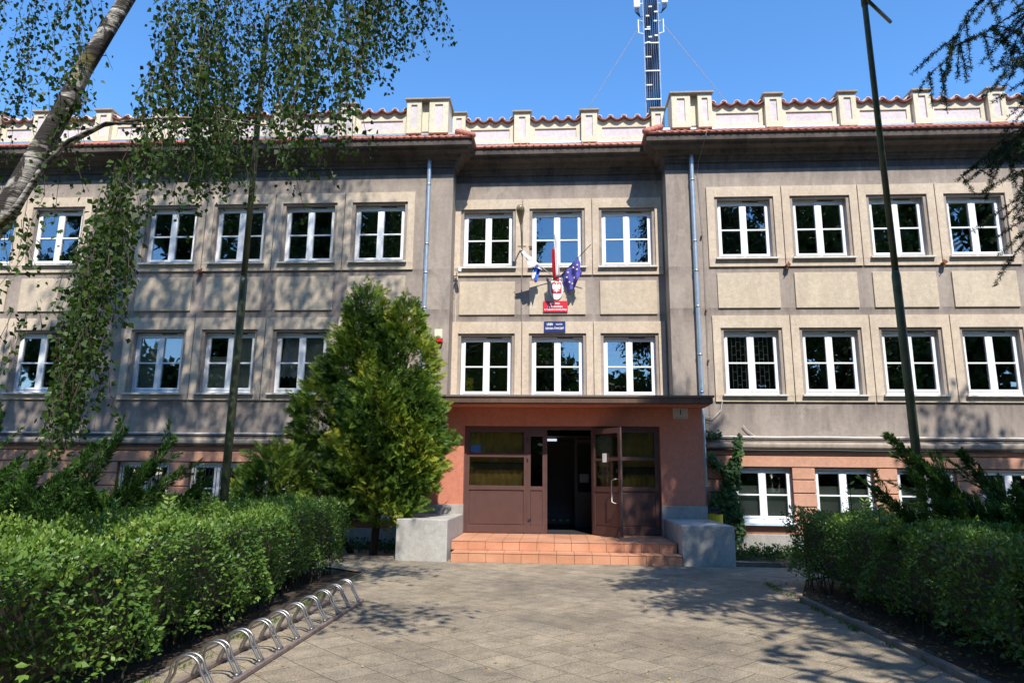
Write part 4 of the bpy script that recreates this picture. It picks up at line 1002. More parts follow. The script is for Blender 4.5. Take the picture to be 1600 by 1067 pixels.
# kerbs: individually laid stones
def kerb(pts, label, w=.09, h=.07):
    r = empty('kerb', (pts[0][0],pts[0][1],0), label, 'kerb'); mb = MB()
    for a, b in zip(pts, pts[1:]):
        a, b = Vector((*a,0)), Vector((*b,0)); d = b-a; n = max(1, round(d.length/.9)); d1 = d.normalized(); pn = Vector((-d1.y,d1.x,0))
        for i in range(n):
            p = a+d*((i+.5)/n); t = random.uniform(-.006,.006); mb.obox(p+Vector((0,0,h/2-.035+t)), d1, pn, Vector((0,0,1)), d.length/n/2-.006, w/2, h/2+.03)
    obj('edging_stone', mb, M['kerb'], r); return r
kerb([(3.50,2.0),(3.50,8.0),(3.45,10.3)], 'worn edging stones along the right side of the forecourt')
kerb([(3.5,14.22),(12,14.27)], 'low stone edging between the pavement and the grit strip on the right', .08, .09)
kerb([(-3.30,14.60),(-5.0,14.86),(-9,14.96)], 'low stone edging by the grit strip on the left', .08, .03)
mb = MB(); mb.box(-3.36,-3.32,-2,12.3,-.03,.02); tag(obj('kerb', mb, M['kerb'], origin=(-3.34,5,0)), 'thin edging along the foot of the left hedge', 'kerb')

# ================================================================== VEGETATION
def box_points(x0, x1, y0, y1, z0, z1, n, faces='xXyYZ', bulge=0.06):
    """points on the chosen faces of a box with a lumpy offset, plus outward normals"""
    A = {'x':((y1-y0)*(z1-z0)), 'X':((y1-y0)*(z1-z0)), 'y':((x1-x0)*(z1-z0)), 'Y':((x1-x0)*(z1-z0)), 'Z':((x1-x0)*(y1-y0))}
    tot = sum(A[f] for f in faces); P = []; Nn = []
    for f in faces:
        k = int(n*A[f]/tot); u = rng.random((k,3)); p = np.empty((k,3)); p[:,0] = x0+(x1-x0)*u[:,0]; p[:,1] = y0+(y1-y0)*u[:,1]; p[:,2] = z0+(z1-z0)*u[:,2]
        nn = np.zeros((k,3))
        if f == 'x': p[:,0] = x0; nn[:,0] = -1
        if f == 'X': p[:,0] = x1; nn[:,0] = 1
        if f == 'y': p[:,1] = y0; nn[:,1] = -1
        if f == 'Y': p[:,1] = y1; nn[:,1] = 1
        if f == 'Z': p[:,2] = z1; nn[:,2] = 1
        P.append(p); Nn.append(nn)
    P = np.concatenate(P); Nn = np.concatenate(Nn)
    lump = bulge*1.35*(np.sin(P[:,0]*3.1+P[:,2]*4.3+1)*np.cos(P[:,1]*2.7+P[:,2]*1.9)+.6*np.sin(P[:,1]*7.3+P[:,0]*5.1+P[:,2]*6.1)+.4*np.sin(P[:,1]*1.1))
    return P + Nn*lump[:,None], Nn
def hedge(name_label, boxes, leafscale, dens, core_inset=.16, shade=0.0):
    r = empty('hedge', ((boxes[0][0]+boxes[0][1])/2, (boxes[0][2]+boxes[0][3])/2, 0), name_label, 'hedge')
    V = []; T = []
    for (x0,x1,y0,y1,z1,faces,den,ls) in boxes:
        area = ((x1-x0)*(y1-y0)*('Z' in faces) + (y1-y0)*z1*(('x' in faces)+('X' in faces)) + (x1-x0)*z1*(('y' in faces)+('Y' in faces)))
        n = int(area*den*dens)
        P, Nn = box_points(x0,x1,y0,y1,.06,z1,n,faces)
        depth = rng.exponential(.045, n if False else len(P)); P = P - Nn*np.minimum(depth,.22)[:,None]
        P = P + rng.normal(scale=.018, size=P.shape)
        # sides thin out near the ground
        keep = (P[:,2] > .12+.10*rng.random(len(P))) & (rng.random(len(P)) < np.clip(.35+1.6*P[:,2]/z1, 0, 1)); P, Nn, depth = P[keep], Nn[keep], depth[keep]
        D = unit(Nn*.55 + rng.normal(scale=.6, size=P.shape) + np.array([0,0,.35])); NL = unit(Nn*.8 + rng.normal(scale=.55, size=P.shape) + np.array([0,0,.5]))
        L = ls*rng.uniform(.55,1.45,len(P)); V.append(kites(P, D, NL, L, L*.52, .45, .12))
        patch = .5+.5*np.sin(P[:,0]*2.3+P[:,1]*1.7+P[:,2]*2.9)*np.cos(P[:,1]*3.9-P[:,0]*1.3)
        T.append(np.clip(.34+.22*patch+.22*rng.random(len(P))-depth*1.5+.20*(Nn[:,2]>.5)-shade, 0, .93))  # tint lighter on top and darker inside: sunlight and shade put into leaf colour
        # upright young shoots on the top
        if 'Z' in faces:
            ns = int((x1-x0)*(y1-y0)*16); b = np.stack([rng.uniform(x0,x1,ns), rng.uniform(y0,y1,ns), np.full(ns,z1-.03)],1); h = rng.gamma(2.0,.034,ns)
            lean = rng.normal(scale=.22, size=(ns,2))
            for q in range(9):
                t = (q+.5)/9; a = rng.uniform(0,6.28,ns); pp = b + np.stack([lean[:,0]*h*t, lean[:,1]*h*t, h*t*1.6], 1)
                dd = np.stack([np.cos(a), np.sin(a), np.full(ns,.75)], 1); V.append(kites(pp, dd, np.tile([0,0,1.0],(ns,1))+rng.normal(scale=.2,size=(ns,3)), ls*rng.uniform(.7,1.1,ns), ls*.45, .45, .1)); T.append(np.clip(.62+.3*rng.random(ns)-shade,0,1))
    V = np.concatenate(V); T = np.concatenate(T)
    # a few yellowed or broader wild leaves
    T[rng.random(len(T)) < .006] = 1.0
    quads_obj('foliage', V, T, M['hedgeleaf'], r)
    mb = MB()
    for (x0,x1,y0,y1,z1,faces,den,ls) in boxes:
        i = core_inset; nx = max(2,int((x1-x0)/.25)); ny = max(2,int((y1-y0)/.25))
        mb.box(x0+i, x1-i, y0+i, y1-i, .25, z1-i*.9)  # solid dark core, inner shade of the hedge put into its colour
    # bare stems under the foliage
    for (x0,x1,y0,y1,z1,faces,den,ls) in boxes:
        k = int(((x1-x0)+(y1-y0))*9)
        for _ in range(k):
            s = random.random(); x = random.uniform(x0+.05,x1-.05); y = random.uniform(y0+.05,y1-.05)
            if 'X' in faces and s < .5: x = x1-random.uniform(.08,.3)
            elif 'x' in faces and s < .5: x = x0+random.uniform(.08,.3)
            mb.tube([(x,y,-.02),(x+random.uniform(-.08,.08),y+random.uniform(-.08,.08),.2),(x+random.uniform(-.15,.15),y+random.uniform(-.15,.15),.5)], [.011,.008,.005], 4, cap=False)
    obj('core_and_stems', mb, M['twig'], r)
    return r
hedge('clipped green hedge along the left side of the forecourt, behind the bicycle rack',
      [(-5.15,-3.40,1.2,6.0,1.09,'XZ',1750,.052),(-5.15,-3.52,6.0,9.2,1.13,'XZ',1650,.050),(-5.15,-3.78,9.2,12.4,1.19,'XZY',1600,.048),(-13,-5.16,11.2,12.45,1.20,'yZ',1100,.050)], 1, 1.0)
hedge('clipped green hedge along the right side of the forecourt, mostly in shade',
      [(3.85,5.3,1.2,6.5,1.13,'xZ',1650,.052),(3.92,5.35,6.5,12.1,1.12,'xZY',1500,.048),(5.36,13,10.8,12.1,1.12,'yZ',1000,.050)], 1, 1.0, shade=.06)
# soil under the hedges
s1 = flat('hedge_soil', [(3.55,-6),(14,-6),(14,12.9),(4.95,12.75),(4.35,12.4),(3.5,10.3)], -.02, M['soil']); structure(s1, 'dark soil under the right hedge')
s2 = flat('hedge_soil', [(-14,-6),(-3.37,-6),(-3.37,12.4),(-4.2,12.8),(-14,13.1)], -.021, M['soil']); structure(s2, 'dark soil under the left hedge')

def thuja(x, y, label, lobes, nspray, trunks):
    r = empty('thuja' if nspray == 0 and len(lobes) > 3 else 'evergreen_shrub', (x, y, 0), label, 'thuja bush' if len(lobes) > 3 else 'shrub'); V = []; T = []
    for (cx, cy, cz, rx, ry, rz, n) in lobes:
        d = rdir(n); d[:,2] = d[:,2]*.9; d = unit(d); keep = d[:,1] < .75; d = d[keep]; n = len(d)
        rad = rng.uniform(.62,1.04,n)**.7; lump = 1+.17*np.sin(d[:,0]*8+cx*3)*np.cos(d[:,2]*7+cz)+.12*np.sin(d[:,2]*16+d[:,0]*11+d[:,1]*6)+np.where(rng.random(n)<.05,.14,0)
        P = np.array([cx,cy,cz]) + d*np.array([rx,ry,rz])*(rad*lump)[:,None]
        P = P[P[:,2] > .35] if True else P; d = d[:len(P)] if len(d) != len(P) else d
        d = unit(P-np.array([cx,cy,cz])); n = len(P)
        out = unit(d*np.array([1,1,.35]) + np.array([0,0,.10]) + rng.normal(scale=.25,size=(n,3)))      # axis of the spray
        nl = unit(np.cross(out, np.array([0,0,1.0])) + rng.normal(scale=.55,size=(n,3)))       # roughly vertical fans
        side = unit(np.cross(nl, out)); Ls = rng.uniform(.11,.235,n)
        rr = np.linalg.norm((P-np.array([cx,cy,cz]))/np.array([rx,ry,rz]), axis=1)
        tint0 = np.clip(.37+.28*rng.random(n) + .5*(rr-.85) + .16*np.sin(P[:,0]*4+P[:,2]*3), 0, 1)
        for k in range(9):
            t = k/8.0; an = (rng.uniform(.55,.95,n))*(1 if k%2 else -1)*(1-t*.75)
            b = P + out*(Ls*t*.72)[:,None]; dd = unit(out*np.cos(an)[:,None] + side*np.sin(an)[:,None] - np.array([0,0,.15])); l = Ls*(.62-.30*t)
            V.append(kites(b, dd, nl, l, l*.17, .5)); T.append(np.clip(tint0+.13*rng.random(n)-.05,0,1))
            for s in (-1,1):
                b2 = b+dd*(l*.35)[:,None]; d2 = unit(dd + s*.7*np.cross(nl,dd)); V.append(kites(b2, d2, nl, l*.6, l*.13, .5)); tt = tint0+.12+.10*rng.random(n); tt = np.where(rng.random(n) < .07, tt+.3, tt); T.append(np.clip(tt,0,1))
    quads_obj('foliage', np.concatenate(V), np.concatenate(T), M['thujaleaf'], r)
    mb = MB()
    for pts, rad in trunks: mb.tube(pts, rad, 7, cap=False)
    for (cx, cy, cz, rx, ry, rz, n) in lobes:
        for k in range(14):
            d = rdir(1)[0]; d[2] = abs(d[2])*.5; e = np.array([cx,cy,cz])+d*np.array([rx,ry,rz])*.85
            mb.tube([(x+(cx-x)*.6, y+(cy-y)*.6, max(.4,cz-rz*.5)), tuple((np.array([cx,cy,cz-rz*.25])+e)/2), tuple(e)], [.022,.014,.005], 5, cap=False)
    obj('trunk', mb, M['bark'], r); return r
TY = 15.2
thuja(-3.9, TY, 'bushy yellow-green thuja left of the porch, taller than the porch roof',
      [(-4.40,TY,4.0,.80,.75,1.35,3000),(-4.40,TY,5.15,.42,.5,.85,1000),(-3.95,TY,4.9,.38,.4,.6,650),(-3.45,TY-.1,4.05,.72,.7,1.15,2500),(-3.4,TY-.1,5.05,.38,.4,.62,700),(-5.15,TY+.1,3.0,.80,.7,.95,1900),(-4.95,TY,3.95,.40,.4,.5,500),(-3.75,TY-.45,2.9,.95,.85,1.1,3100),(-3.15,TY-.4,3.1,.62,.6,.7,1500),(-3.05,TY-.4,2.35,.70,.65,.65,1700),(-3.15,TY-.5,1.75,.65,.55,.55,1200),(-5.2,TY+.2,1.95,1.0,.7,.7,1500),(-4.0,TY-.4,1.9,1.0,.75,.9,2500),(-4.8,TY-.3,1.3,.85,.6,.65,1300),(-3.6,TY-.5,1.2,.8,.5,.5,1000)], 0,
      [([(-3.95,TY,-.05),(-3.9,TY,.8),(-4.0,TY,2.2),(-4.1,TY,3.8)],[.09,.08,.06,.02]),([(-3.4,TY+.1,-.05),(-3.35,TY,.9),(-3.2,TY,2.6)],[.08,.07,.03]),([(-4.5,TY+.3,-.05),(-4.75,TY+.2,.35),(-4.7,TY+.2,1.2),(-4.9,TY,2.4)],[.07,.06,.05,.02])])

thuja(-5.95, 14.4, 'low dark evergreen shrub between the left green pole and the thuja', [(-5.9,14.4,1.35,.70,.5,.95,1500),(-6.25,14.3,1.1,.45,.4,.75,600)], 0, [([(-5.95,14.4,-.05),(-5.9,14.4,.7),(-5.95,14.4,1.6)],[.05,.04,.01])])

def juniper(x, y, label, dirs, seed=0):
    r = empty('juniper', (x, y, 0), label, 'juniper bush'); V = []; T = []; mb = MB()
    for (bx, by, az, el, Ln) in dirs:
        Ln = Ln*1.22; b = np.array([bx, by, .3]); d0 = np.array([math.cos(R(az))*math.cos(R(el)), math.sin(R(az))*math.cos(R(el)), math.sin(R(el))])
        n = int(560*Ln); t = rng.random(n)**.8; rad = .17*np.sin(np.clip(t,0.02,1)*math.pi*.86+.25)*(1-t*.55)+.01
        axis = b + d0*(Ln*t)[:,None] + np.array([0,0,1.0])*(.10*Ln*t*t)[:,None]
        o = rdir(n); o -= d0*(o@d0)[:,None]; o = unit(o); P = axis + o*(rad*rng.uniform(.2,1,n))[:,None]
        D = unit(d0*1.0 + o*.55 + rng.normal(scale=.22,size=(n,3))); l = rng.uniform(.05,.14,n)*(1.15-.4*t)
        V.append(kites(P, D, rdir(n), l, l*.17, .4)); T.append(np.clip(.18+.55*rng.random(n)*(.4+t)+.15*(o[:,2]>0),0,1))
        for sb in range(7):                 # side plumes splaying off the main branch
            t0 = rng.uniform(.25,.92); c0 = b+d0*Ln*t0+np.array([0,0,.10*Ln*t0*t0]); sd = unit((d0*1.0+rdir(1)[0]*.55+np.array([0,0,.05]))[None])[0]; sl = Ln*rng.uniform(.18,.34)
            k = int(200*sl+40); ts = rng.random(k)**.8; ps = c0+sd*(sl*ts)[:,None]+rdir(k)*(.055*(1.1-ts))[:,None]; ds = unit(sd+rng.normal(scale=.35,size=(k,3))); ls_ = rng.uniform(.04,.10,k)
            V.append(kites(ps, ds, rdir(k), ls_, ls_*.16, .4)); T.append(np.clip(.30+.6*rng.random(k)*(.4+ts),0,1))
        for s in (-1,1):
            d2 = unit(D+s*.6*rdir(n)); V.append(kites(P+D*(l*.3)[:,None], d2, rdir(n), l*.6, l*.16, .4)); T.append(np.clip(.2+.6*rng.random(n),0,1))
        mb.tube([tuple(b-np.array([0,0,.35])), tuple(b), tuple(b+d0*Ln*.5), tuple(b+d0*Ln*.9+np.array([0,0,.08*Ln]))], [.03,.022,.012,.003], 5, cap=False)
    quads_obj('foliage', np.concatenate(V), np.concatenate(T), M['juniperleaf'], r); obj('stems', mb, M['bark'], r); return r
def jdirs(x, y, n, sp, bias, lmin, lmax, emin=18, emax=62):
    out = []
    for _ in range(n):
        out.append((x+random.uniform(-sp,sp), y+random.uniform(-.5,.5), random.gauss(bias, 75), random.uniform(emin,emax), random.uniform(lmin,lmax)))
    return out
juniper(-7.2, 10.1, 'dark feathery juniper above the left hedge in front of the plinth',
        jdirs(-7.7,10.1,66,1.2,30,.8,1.40,12,48)+[(-7.3,10.0,5,48,1.85),(-7.2,9.9,10,38,1.65),(-7.0,10.0,0,24,1.45),(-6.9,10.1,10,32,1.3),(-7.7,9.9,12,58,1.75),(-7.3,10.1,-8,43,1.55),(-8.2,9.9,20,55,1.6),(-7.0,9.9,4,15,1.2)])
juniper(-9.8, 9.6, 'very dark juniper mass at the far left edge', jdirs(-9.8,9.6,46,1.5,90,1.1,2.1,25,75))
juniper(6.5, 8.9, 'spreading juniper with long feathery tips above the right hedge',
        jdirs(7.1,8.9,70,1.2,170,.8,1.55,12,50)+[(6.0,8.8,178,42,2.05),(6.2,8.8,175,40,1.9),(5.7,8.8,180,30,1.7),(6.3,8.9,172,52,1.6),(5.6,8.8,182,18,1.35),(6.0,8.7,180,36,1.75)])

# ---- birch with hanging strands
def strands(anchors, lens, leaf, step, nodes_jit=.02, sway=.12):
    """hanging twigs: returns leaf quads, tints, twig polylines"""
    V, T, lines = [], [], []
    for a, Ln in zip(anchors, lens):
        k = max(3, int(Ln/step)); t = np.linspace(0,1,k); ph = rng.uniform(0,6.28); sw = sway*rng.normal(size=2)
        x = a[0]+sw[0]*Ln*t**1.3+.03*np.sin(t*9*Ln+ph); y = a[1]+sw[1]*Ln*t**1.3+.03*np.cos(t*8*Ln+ph); z = a[2]-Ln*t*(1-.08*(1-t))
        P = np.stack([x,y,z],1); lines.append(P[::max(1,k//5)])
        m_ = rng.random(k) < .93; P = P[m_]; k = len(P)
        for rep in range(2):
            Q = P + rng.normal(scale=nodes_jit, size=P.shape); az = rng.uniform(0,6.28,k)
            D = np.stack([np.cos(az)*.7, np.sin(az)*.7, -rng.uniform(.3,1.2,k)],1); NN = rdir(k)+np.array([0,-.2,.3]); l = leaf*rng.uniform(.65,1.25,k)
            V.append(kites(Q+unit(D)*.012, D, NN, l, l*.80, .36, .1)); T.append(np.clip(.25+.5*rng.random(k),0,1))
    return V, T, lines
BR = empty('birch_tree', (-7.0, 5.3, 0), 'leaning white-barked birch with hanging leafy twigs on the left', 'birch')
trunk_pts = [(-7.05,5.3,-.05),(-6.7,5.5,1.2),(-6.15,5.8,2.7),(-5.66,5.95,3.7),(-5.42,6,4.07),(-5.14,6,4.77),(-4.94,6,5.26),(-4.80,6,5.68),(-4.64,6,6.04),(-4.42,6.05,6.65),(-4.15,6.2,7.8),(-3.95,6.3,9.5),(-3.9,6.4,12),(-3.9,6.5,17),(-4.0,6.6,23.5)]
obj('trunk', MB().tube(trunk_pts, [.22,.17,.14,.118,.109,.098,.088,.082,.077,.072,.068,.06,.05,.035,.012], 18), M['birchbark'], BR, True)
def limb(pts, r0, r1, sides=7):
    n = len(pts); obj('limb', MB().tube(pts, [r0+(r1-r0)*i/(n-1) for i in range(n)], sides, cap=False), M['birchbark'], BR, True)
limb([(-5.62,5.95,3.75),(-5.30,5.85,3.93),(-5.03,5.75,4.13),(-4.82,5.7,4.46),(-4.52,5.6,4.68),(-4.1,5.5,4.80),(-3.7,5.4,4.72)], .045, .008)
limb([(-5.0,6,4.75),(-4.73,6,4.93),(-4.50,6,5.06),(-4.2,6,5.11),(-3.8,6,5.13),(-3.3,6,5.10),(-2.8,6,5.0)], .024, .005)
limb([(-4.45,6.05,6.6),(-4.0,6.2,7.0),(-3.2,6.4,7.2),(-2.4,6.5,7.3),(-1.7,6.5,6.9)], .05, .01); limb([(-4.4,6.1,6.8),(-3.8,5.4,7.5),(-3.0,4.9,7.9),(-2.3,4.7,7.8)], .05, .01)
limb([(-4.15,6.2,7.9),(-3.2,5.6,8.9),(-2.0,4.9,9.2),(-.9,3.9,8.8)], .05, .01)
limb([(-4.1,6.2,8.0),(-3.4,7.3,8.8),(-2.8,8.2,9.0),(-2.2,8.9,8.6)], .05, .01)


ENV = [(-1.02,.30),(-.907,.33),(-.858,.36),(-.80,.34),(-.745,.40),(-.72,.36),(-.70,.34),(-.676,.37),(-.666,.47),(-.614,.425),(-.58,.405),(-.551,.425),(-.52,.435),(-.475,.405),(-.437,.45),(-.406,.46),(-.376,.48),(-.336,.51),(-.32,.585),(-.28,.65),(-.239,.675),(-.21,.695)]
eu = np.array([e[0] for e in ENV]); ev = np.array([e[1] for e in ENV])
anch, lens = [], []
def fill(n, u0, u1, y0, y1, vtop, frac, lo=.35, hi=1.9):
    kc = max(4, n//8); cu0 = rng.uniform(u0,u1,kc); cy0 = rng.uniform(y0,y1,kc)
    for _ in range(n):
        q = rng.integers(kc); u = cu0[q]+rng.normal()*.016; y = cy0[q]+rng.normal()*.22; vb = np.interp(u, eu, ev); vt = vtop+rng.uniform(-.02,.30)
        vend = vb + (vt-vb)*rng.beta(1.0, frac)           # most strands end close to the lower outline
        zb, zt = 1.65+vend*y, 1.65+vt*y; Ln = min(hi, max(lo, zt-zb)); anch.append((u*y, y, zb+Ln)); lens.append(Ln)
fill(135, -.58, -.30, 5.4, 8.8, .70, 1.6); fill(62, -.36, -.215, 6.0, 8.2, .76, 3.0); fill(105, -1.0, -.58, 5.0, 8.5, .66, 1.1); fill(46, -.58, -.38, 5.8, 8.2, .56, 2.6, .3, 1.0); fill(34,-.70,-.55,5.5,8,.58,1.8,.3,.9)
# the low hanging column in front of the left wing
for _ in range(230):
    v = rng.uniform(.08,.47); cu_ = np.interp(v, [.05,.2,.3,.4,.47], [-.755,-.735,-.725,-.71,-.69]); wd = np.interp(v, [.05,.2,.3,.4,.47], [.012,.034,.045,.05,.06])
    y = rng.uniform(5.3,6.9); u = cu_+rng.normal()*wd*.58; Ln = rng.uniform(.25,.8); anch.append((u*y, y, 1.65+v*y+Ln*.4)); lens.append(min(Ln, Ln*.4+max(.1,(v-.07))*y))
for _ in range(16):
    y = rng.uniform(5.2,6.5); u = rng.uniform(-.93,-.80); v = rng.uniform(.12,.36); anch.append((u*y, y, 1.65+v*y+.3)); lens.append(rng.uniform(.2,.6))
V, T, lines = strands(anch, lens, .058, .050, .038, .12)
tw = MB()
for ln in lines: tw.tube([tuple(p) for p in ln], .0028, 3, cap=False)
# higher crown, out of the frame but casting the streaky shade
ca, cl = [], []
for _ in range(1500):
    z = rng.uniform(8.6,24.5); rmax = 4.2*math.sqrt(max(.05,1-((z-16)/9.5)**2)); a = rng.uniform(0,6.28); rr = rmax*math.sqrt(rng.random())
    ca.append((-4.6+rr*math.cos(a), 6.3+rr*.8*math.sin(a), z)); cl.append(rng.uniform(.9,2.6) if z > 11 else .8)
for (ax, ay, az, k) in ((-.55,3.3,7.3,46),(-.95,6.1,8.3,60),(-1.6,5.4,8.0,30),(-.2,2.6,7.6,26)):
    for _ in range(k): ca.append((ax+rng.normal()*.42, ay+rng.normal()*.32, az+rng.uniform(0,.6))); cl.append(rng.uniform(.4,.9))
V2, T2, _l = strands(ca, cl, .12, .15, .06, .08)
quads_obj('foliage', np.concatenate(V+V2), np.concatenate(T+T2), M['birchleaf'], BR)
obj('twigs', tw, M['barkthin'], BR)

# ---- larch on the right: drooping twigs close to the camera, coarse crown above
LC = empty('larch_tree', (6.1, 6.0, 0), 'larch with dark drooping needle twigs at the right edge', 'larch')
obj('trunk', MB().tube([(6.1,6.0,-.05),(6.05,6.0,4),(6.0,6.0,9),(5.95,6,14),(5.9,6,18)], [.24,.20,.15,.09,.02], 14), M['bark'], LC, True)
nv, ntn = [], []; lt = MB()
def tufts(pts, dens=110, nl=.034, tip=.0):
    P = np.array(pts, dtype=float); seg = np.linalg.norm(np.diff(P,axis=0),axis=1); tot = seg.sum(); cum = np.r_[0,np.cumsum(seg)]
    k = max(4,int(tot*dens)); s = rng.random(k)*tot*(1-tip*rng.random(k)); Q = np.stack([np.interp(s,cum,P[:,i]) for i in range(3)],1)
    d = unit(np.stack([np.gradient(P[:,i]) for i in range(3)],1)); dq = np.stack([np.interp(s,cum,d[:,i]) for i in range(3)],1)
    for _ in range(6):
        o = rdir(k); D = unit(o + dq*.35); nv.append(kites(Q, D, rdir(k), nl*rng.uniform(.7,1.3,k), .0055, .5)); ntn.append(rng.random(k))
def twig(pts, r0=.007, **kw):
    n = len(pts); lt.tube(pts, [r0*(1-.75*i/(n-1)) for i in range(n)], 5, cap=False); tufts(pts, **kw)
def droop(base, dr, Ln, sub, r0=.012, dep=0):
    """a side branch with hanging sub-twigs"""
    b = np.array(base, dtype=float); d = np.array(dr, dtype=float); d /= np.linalg.norm(d); pts = [tuple(b)]; n = 6
    for i in range(1,n+1):
        t = i/n; pts.append(tuple(b+d*Ln*t+np.array([rng.normal()*.02,rng.normal()*.02,-.25*Ln*t*t+.04*math.sin(t*5)])))
    twig(pts, r0)
    for _ in range(sub):
        t = rng.uniform(.15,.97); i = min(n-1,int(t*n)); p = np.array(pts[i])+(np.array(pts[i+1])-np.array(pts[i]))*(t*n-i)
        l = rng.uniform(.18,.62)*(1.1-.45*t); dx = rng.normal()*.22-.22*l; dy = rng.normal()*.12
        if dep < 1 and rng.random() < .22: droop(p, (d[0]*.6+rng.normal()*.4, d[1]+rng.normal()*.4, -.35), l*1.4, 5, .006, 1)
        else:
            q = [tuple(p)]+[tuple(p+np.array([dx*s, dy*s, -l*s*(.75+.25*s)])) for s in (.33,.66,1)]; twig(q, .005)
droop((5.05,5.6,5.95),(-1,-.05,-.10),1.50,20); droop((5.0,5.4,5.75),(-1,0,-.32),1.15,18); droop((4.9,5.7,5.5),(-1,-.02,-.35),.85,14); droop((4.9,5.2,6.15),(-1,.05,-.12),1.35,18)
droop((4.9,5.6,5.15),(-1,0,-.30),.80,14); droop((4.85,5.5,4.75),(-1,0,-.35),.75,11); droop((4.75,5.5,4.2),(-1,0,-.28),.85,8); droop((4.8,5.6,3.95),(-1,0,-.1),.62,6)
droop((4.7,5.3,4.9),(-1,.1,-.5),.65,12); droop((4.6,5.5,4.5),(-1,.0,-.6),.5,8); droop((5.0,6.2,5.1),(-1,.1,-.2),.8,9)
lb_ = MB()
for b, e in (((6.05,6,6.4),(4.7,5.4,6.2)),((6.05,6,5.9),(4.8,5.6,5.7)),((6.05,6,5.4),(4.7,5.5,4.9)),((6.05,6,4.6),(4.6,5.5,4.2))): lb_.tube([b,((b[0]+e[0])/2,(b[1]+e[1])/2,(b[2]+e[2])/2+.1),e],[.04,.03,.015],6,cap=False)
# crown: many horizontal boughs with drooping coarse tufts
cp_, cd_ = [], []
for k in range(150):
    z = rng.uniform(4.2,17.8); Lb = 3.5*(1-(z-3)/17.5)+.6; a = rng.uniform(0,6.28)
    if z < 10.5 and math.cos(a) < .2: continue
    e = np.array([6+Lb*math.cos(a), 6+Lb*math.sin(a), z-.4]); b = np.array([6,6,z]); lb_.tube([tuple(b),tuple((b+e)/2+[0,0,.15]),tuple(e)],[.035,.02,.006],5,cap=False)
    n = int(130*Lb); t = rng.random(n)**.7; P = b+(e-b)*t[:,None]+rng.normal(scale=.16,size=(n,3)); P[:,2] -= rng.gamma(1.2,.18,n); cp_.append(P); cd_.append(np.tile(unit((e-b)[None])[0],(n,1)))
for k in range(26):
    z = rng.uniform(7.9,10.5); b = np.array([6,6,z+.5]); e = np.array([rng.uniform(3.0,4.6), rng.uniform(3.2,6.0), z]); lb_.tube([tuple(b),tuple((b+e)/2+[0,0,.15]),tuple(e)],[.035,.02,.006],5,cap=False)
    n = 330; t = rng.random(n)**.7; P = b+(e-b)*t[:,None]+rng.normal(scale=.17,size=(n,3)); P[:,2] -= rng.gamma(1.2,.12,n); cp_.append(P); cd_.append(np.tile(unit((e-b)[None])[0],(n,1)))
P = np.concatenate(cp_); D = unit(np.concatenate(cd_)*.5+np.array([0,0,-.8])+rng.normal(scale=.5,size=P.shape)); nv.append(kites(P, D, rdir(len(P)), rng.uniform(.14,.28,len(P)), .07, .5)); ntn.append(rng.random(len(P)))
quads_obj('foliage', np.concatenate(nv), np.concatenate(ntn), M['larchleaf'], LC); obj('twigs', lt, M['barkthin'], LC); obj('limb', lb_, M['bark'], LC)

# ---- broad trees behind the viewer: they shade the right hedge and are mirrored in the panes
def big_tree(x, y, h, rad, label, n=5200, leaf=.26, zlow=3.0, lean=0):
    r = empty('broadleaf_tree', (x,y,0), label, 'tree', 'tall trees behind the viewer')
    obj('trunk', MB().tube([(x,y,-.05),(x+.1,y,h*.3),(x,y+.1,h*.6),(x+.1,y,h*.92)], [.32,.25,.16,.03], 10), M['bark'], r, True)
    lm = MB(); P = []
    for k in range(34):
        z = zlow+(h-zlow)*rng.random()**.9; q = 1-abs((z-zlow)/(h-zlow)-.42)*1.3; a = rng.uniform(0,6.28); l = rad*max(.25,q)*rng.uniform(.6,1.05)
        c = np.array([x+l*.72*math.cos(a), y+l*.72*math.sin(a), z]); lm.tube([(x,y,z-.8),tuple((c+np.array([x,y,z-.6]))/2),tuple(c)],[.09,.05,.02],5,cap=False)
        m_ = n//34; g = rdir(m_)*(rng.random(m_)**.45)[:,None]*np.array([1.15,1.15,.8])*rad*.36; P.append(c+g)
    P = np.concatenate(P); quads_obj('crown', kites(P, rdir(len(P))+np.array([0,0,-.3]), rdir(len(P)), leaf*rng.uniform(.6,1.2,len(P)), leaf*.6, .4), rng.random(len(P)), M['treeleaf'], r)
    obj('limb', lm, M['bark'], r); return r
big_tree(10.2, 3.0, 17, 3.4, 'tall leafy tree behind the right hedge, shading it')
big_tree(12.8, 6.0, 17, 3.2, 'tall leafy tree off to the right of the juniper')
big_tree(8.0, -5.0, 16, 3.0, 'leafy tree behind the viewer on the right, nearest the path', n=4200, leaf=.3)
big_tree(7.0, 0.4, 14, 3.5, 'rounded leafy tree right of the viewer over the near hedge end', n=3600, leaf=.3, zlow=4)
big_tree(-8.2, 4.2, 25, 3.6, 'tall leafy tree left of the birch', n=6500, zlow=10)
big_tree(-12.5, 8.5, 16, 3.0, 'tall leafy tree over the far left juniper', n=4200)
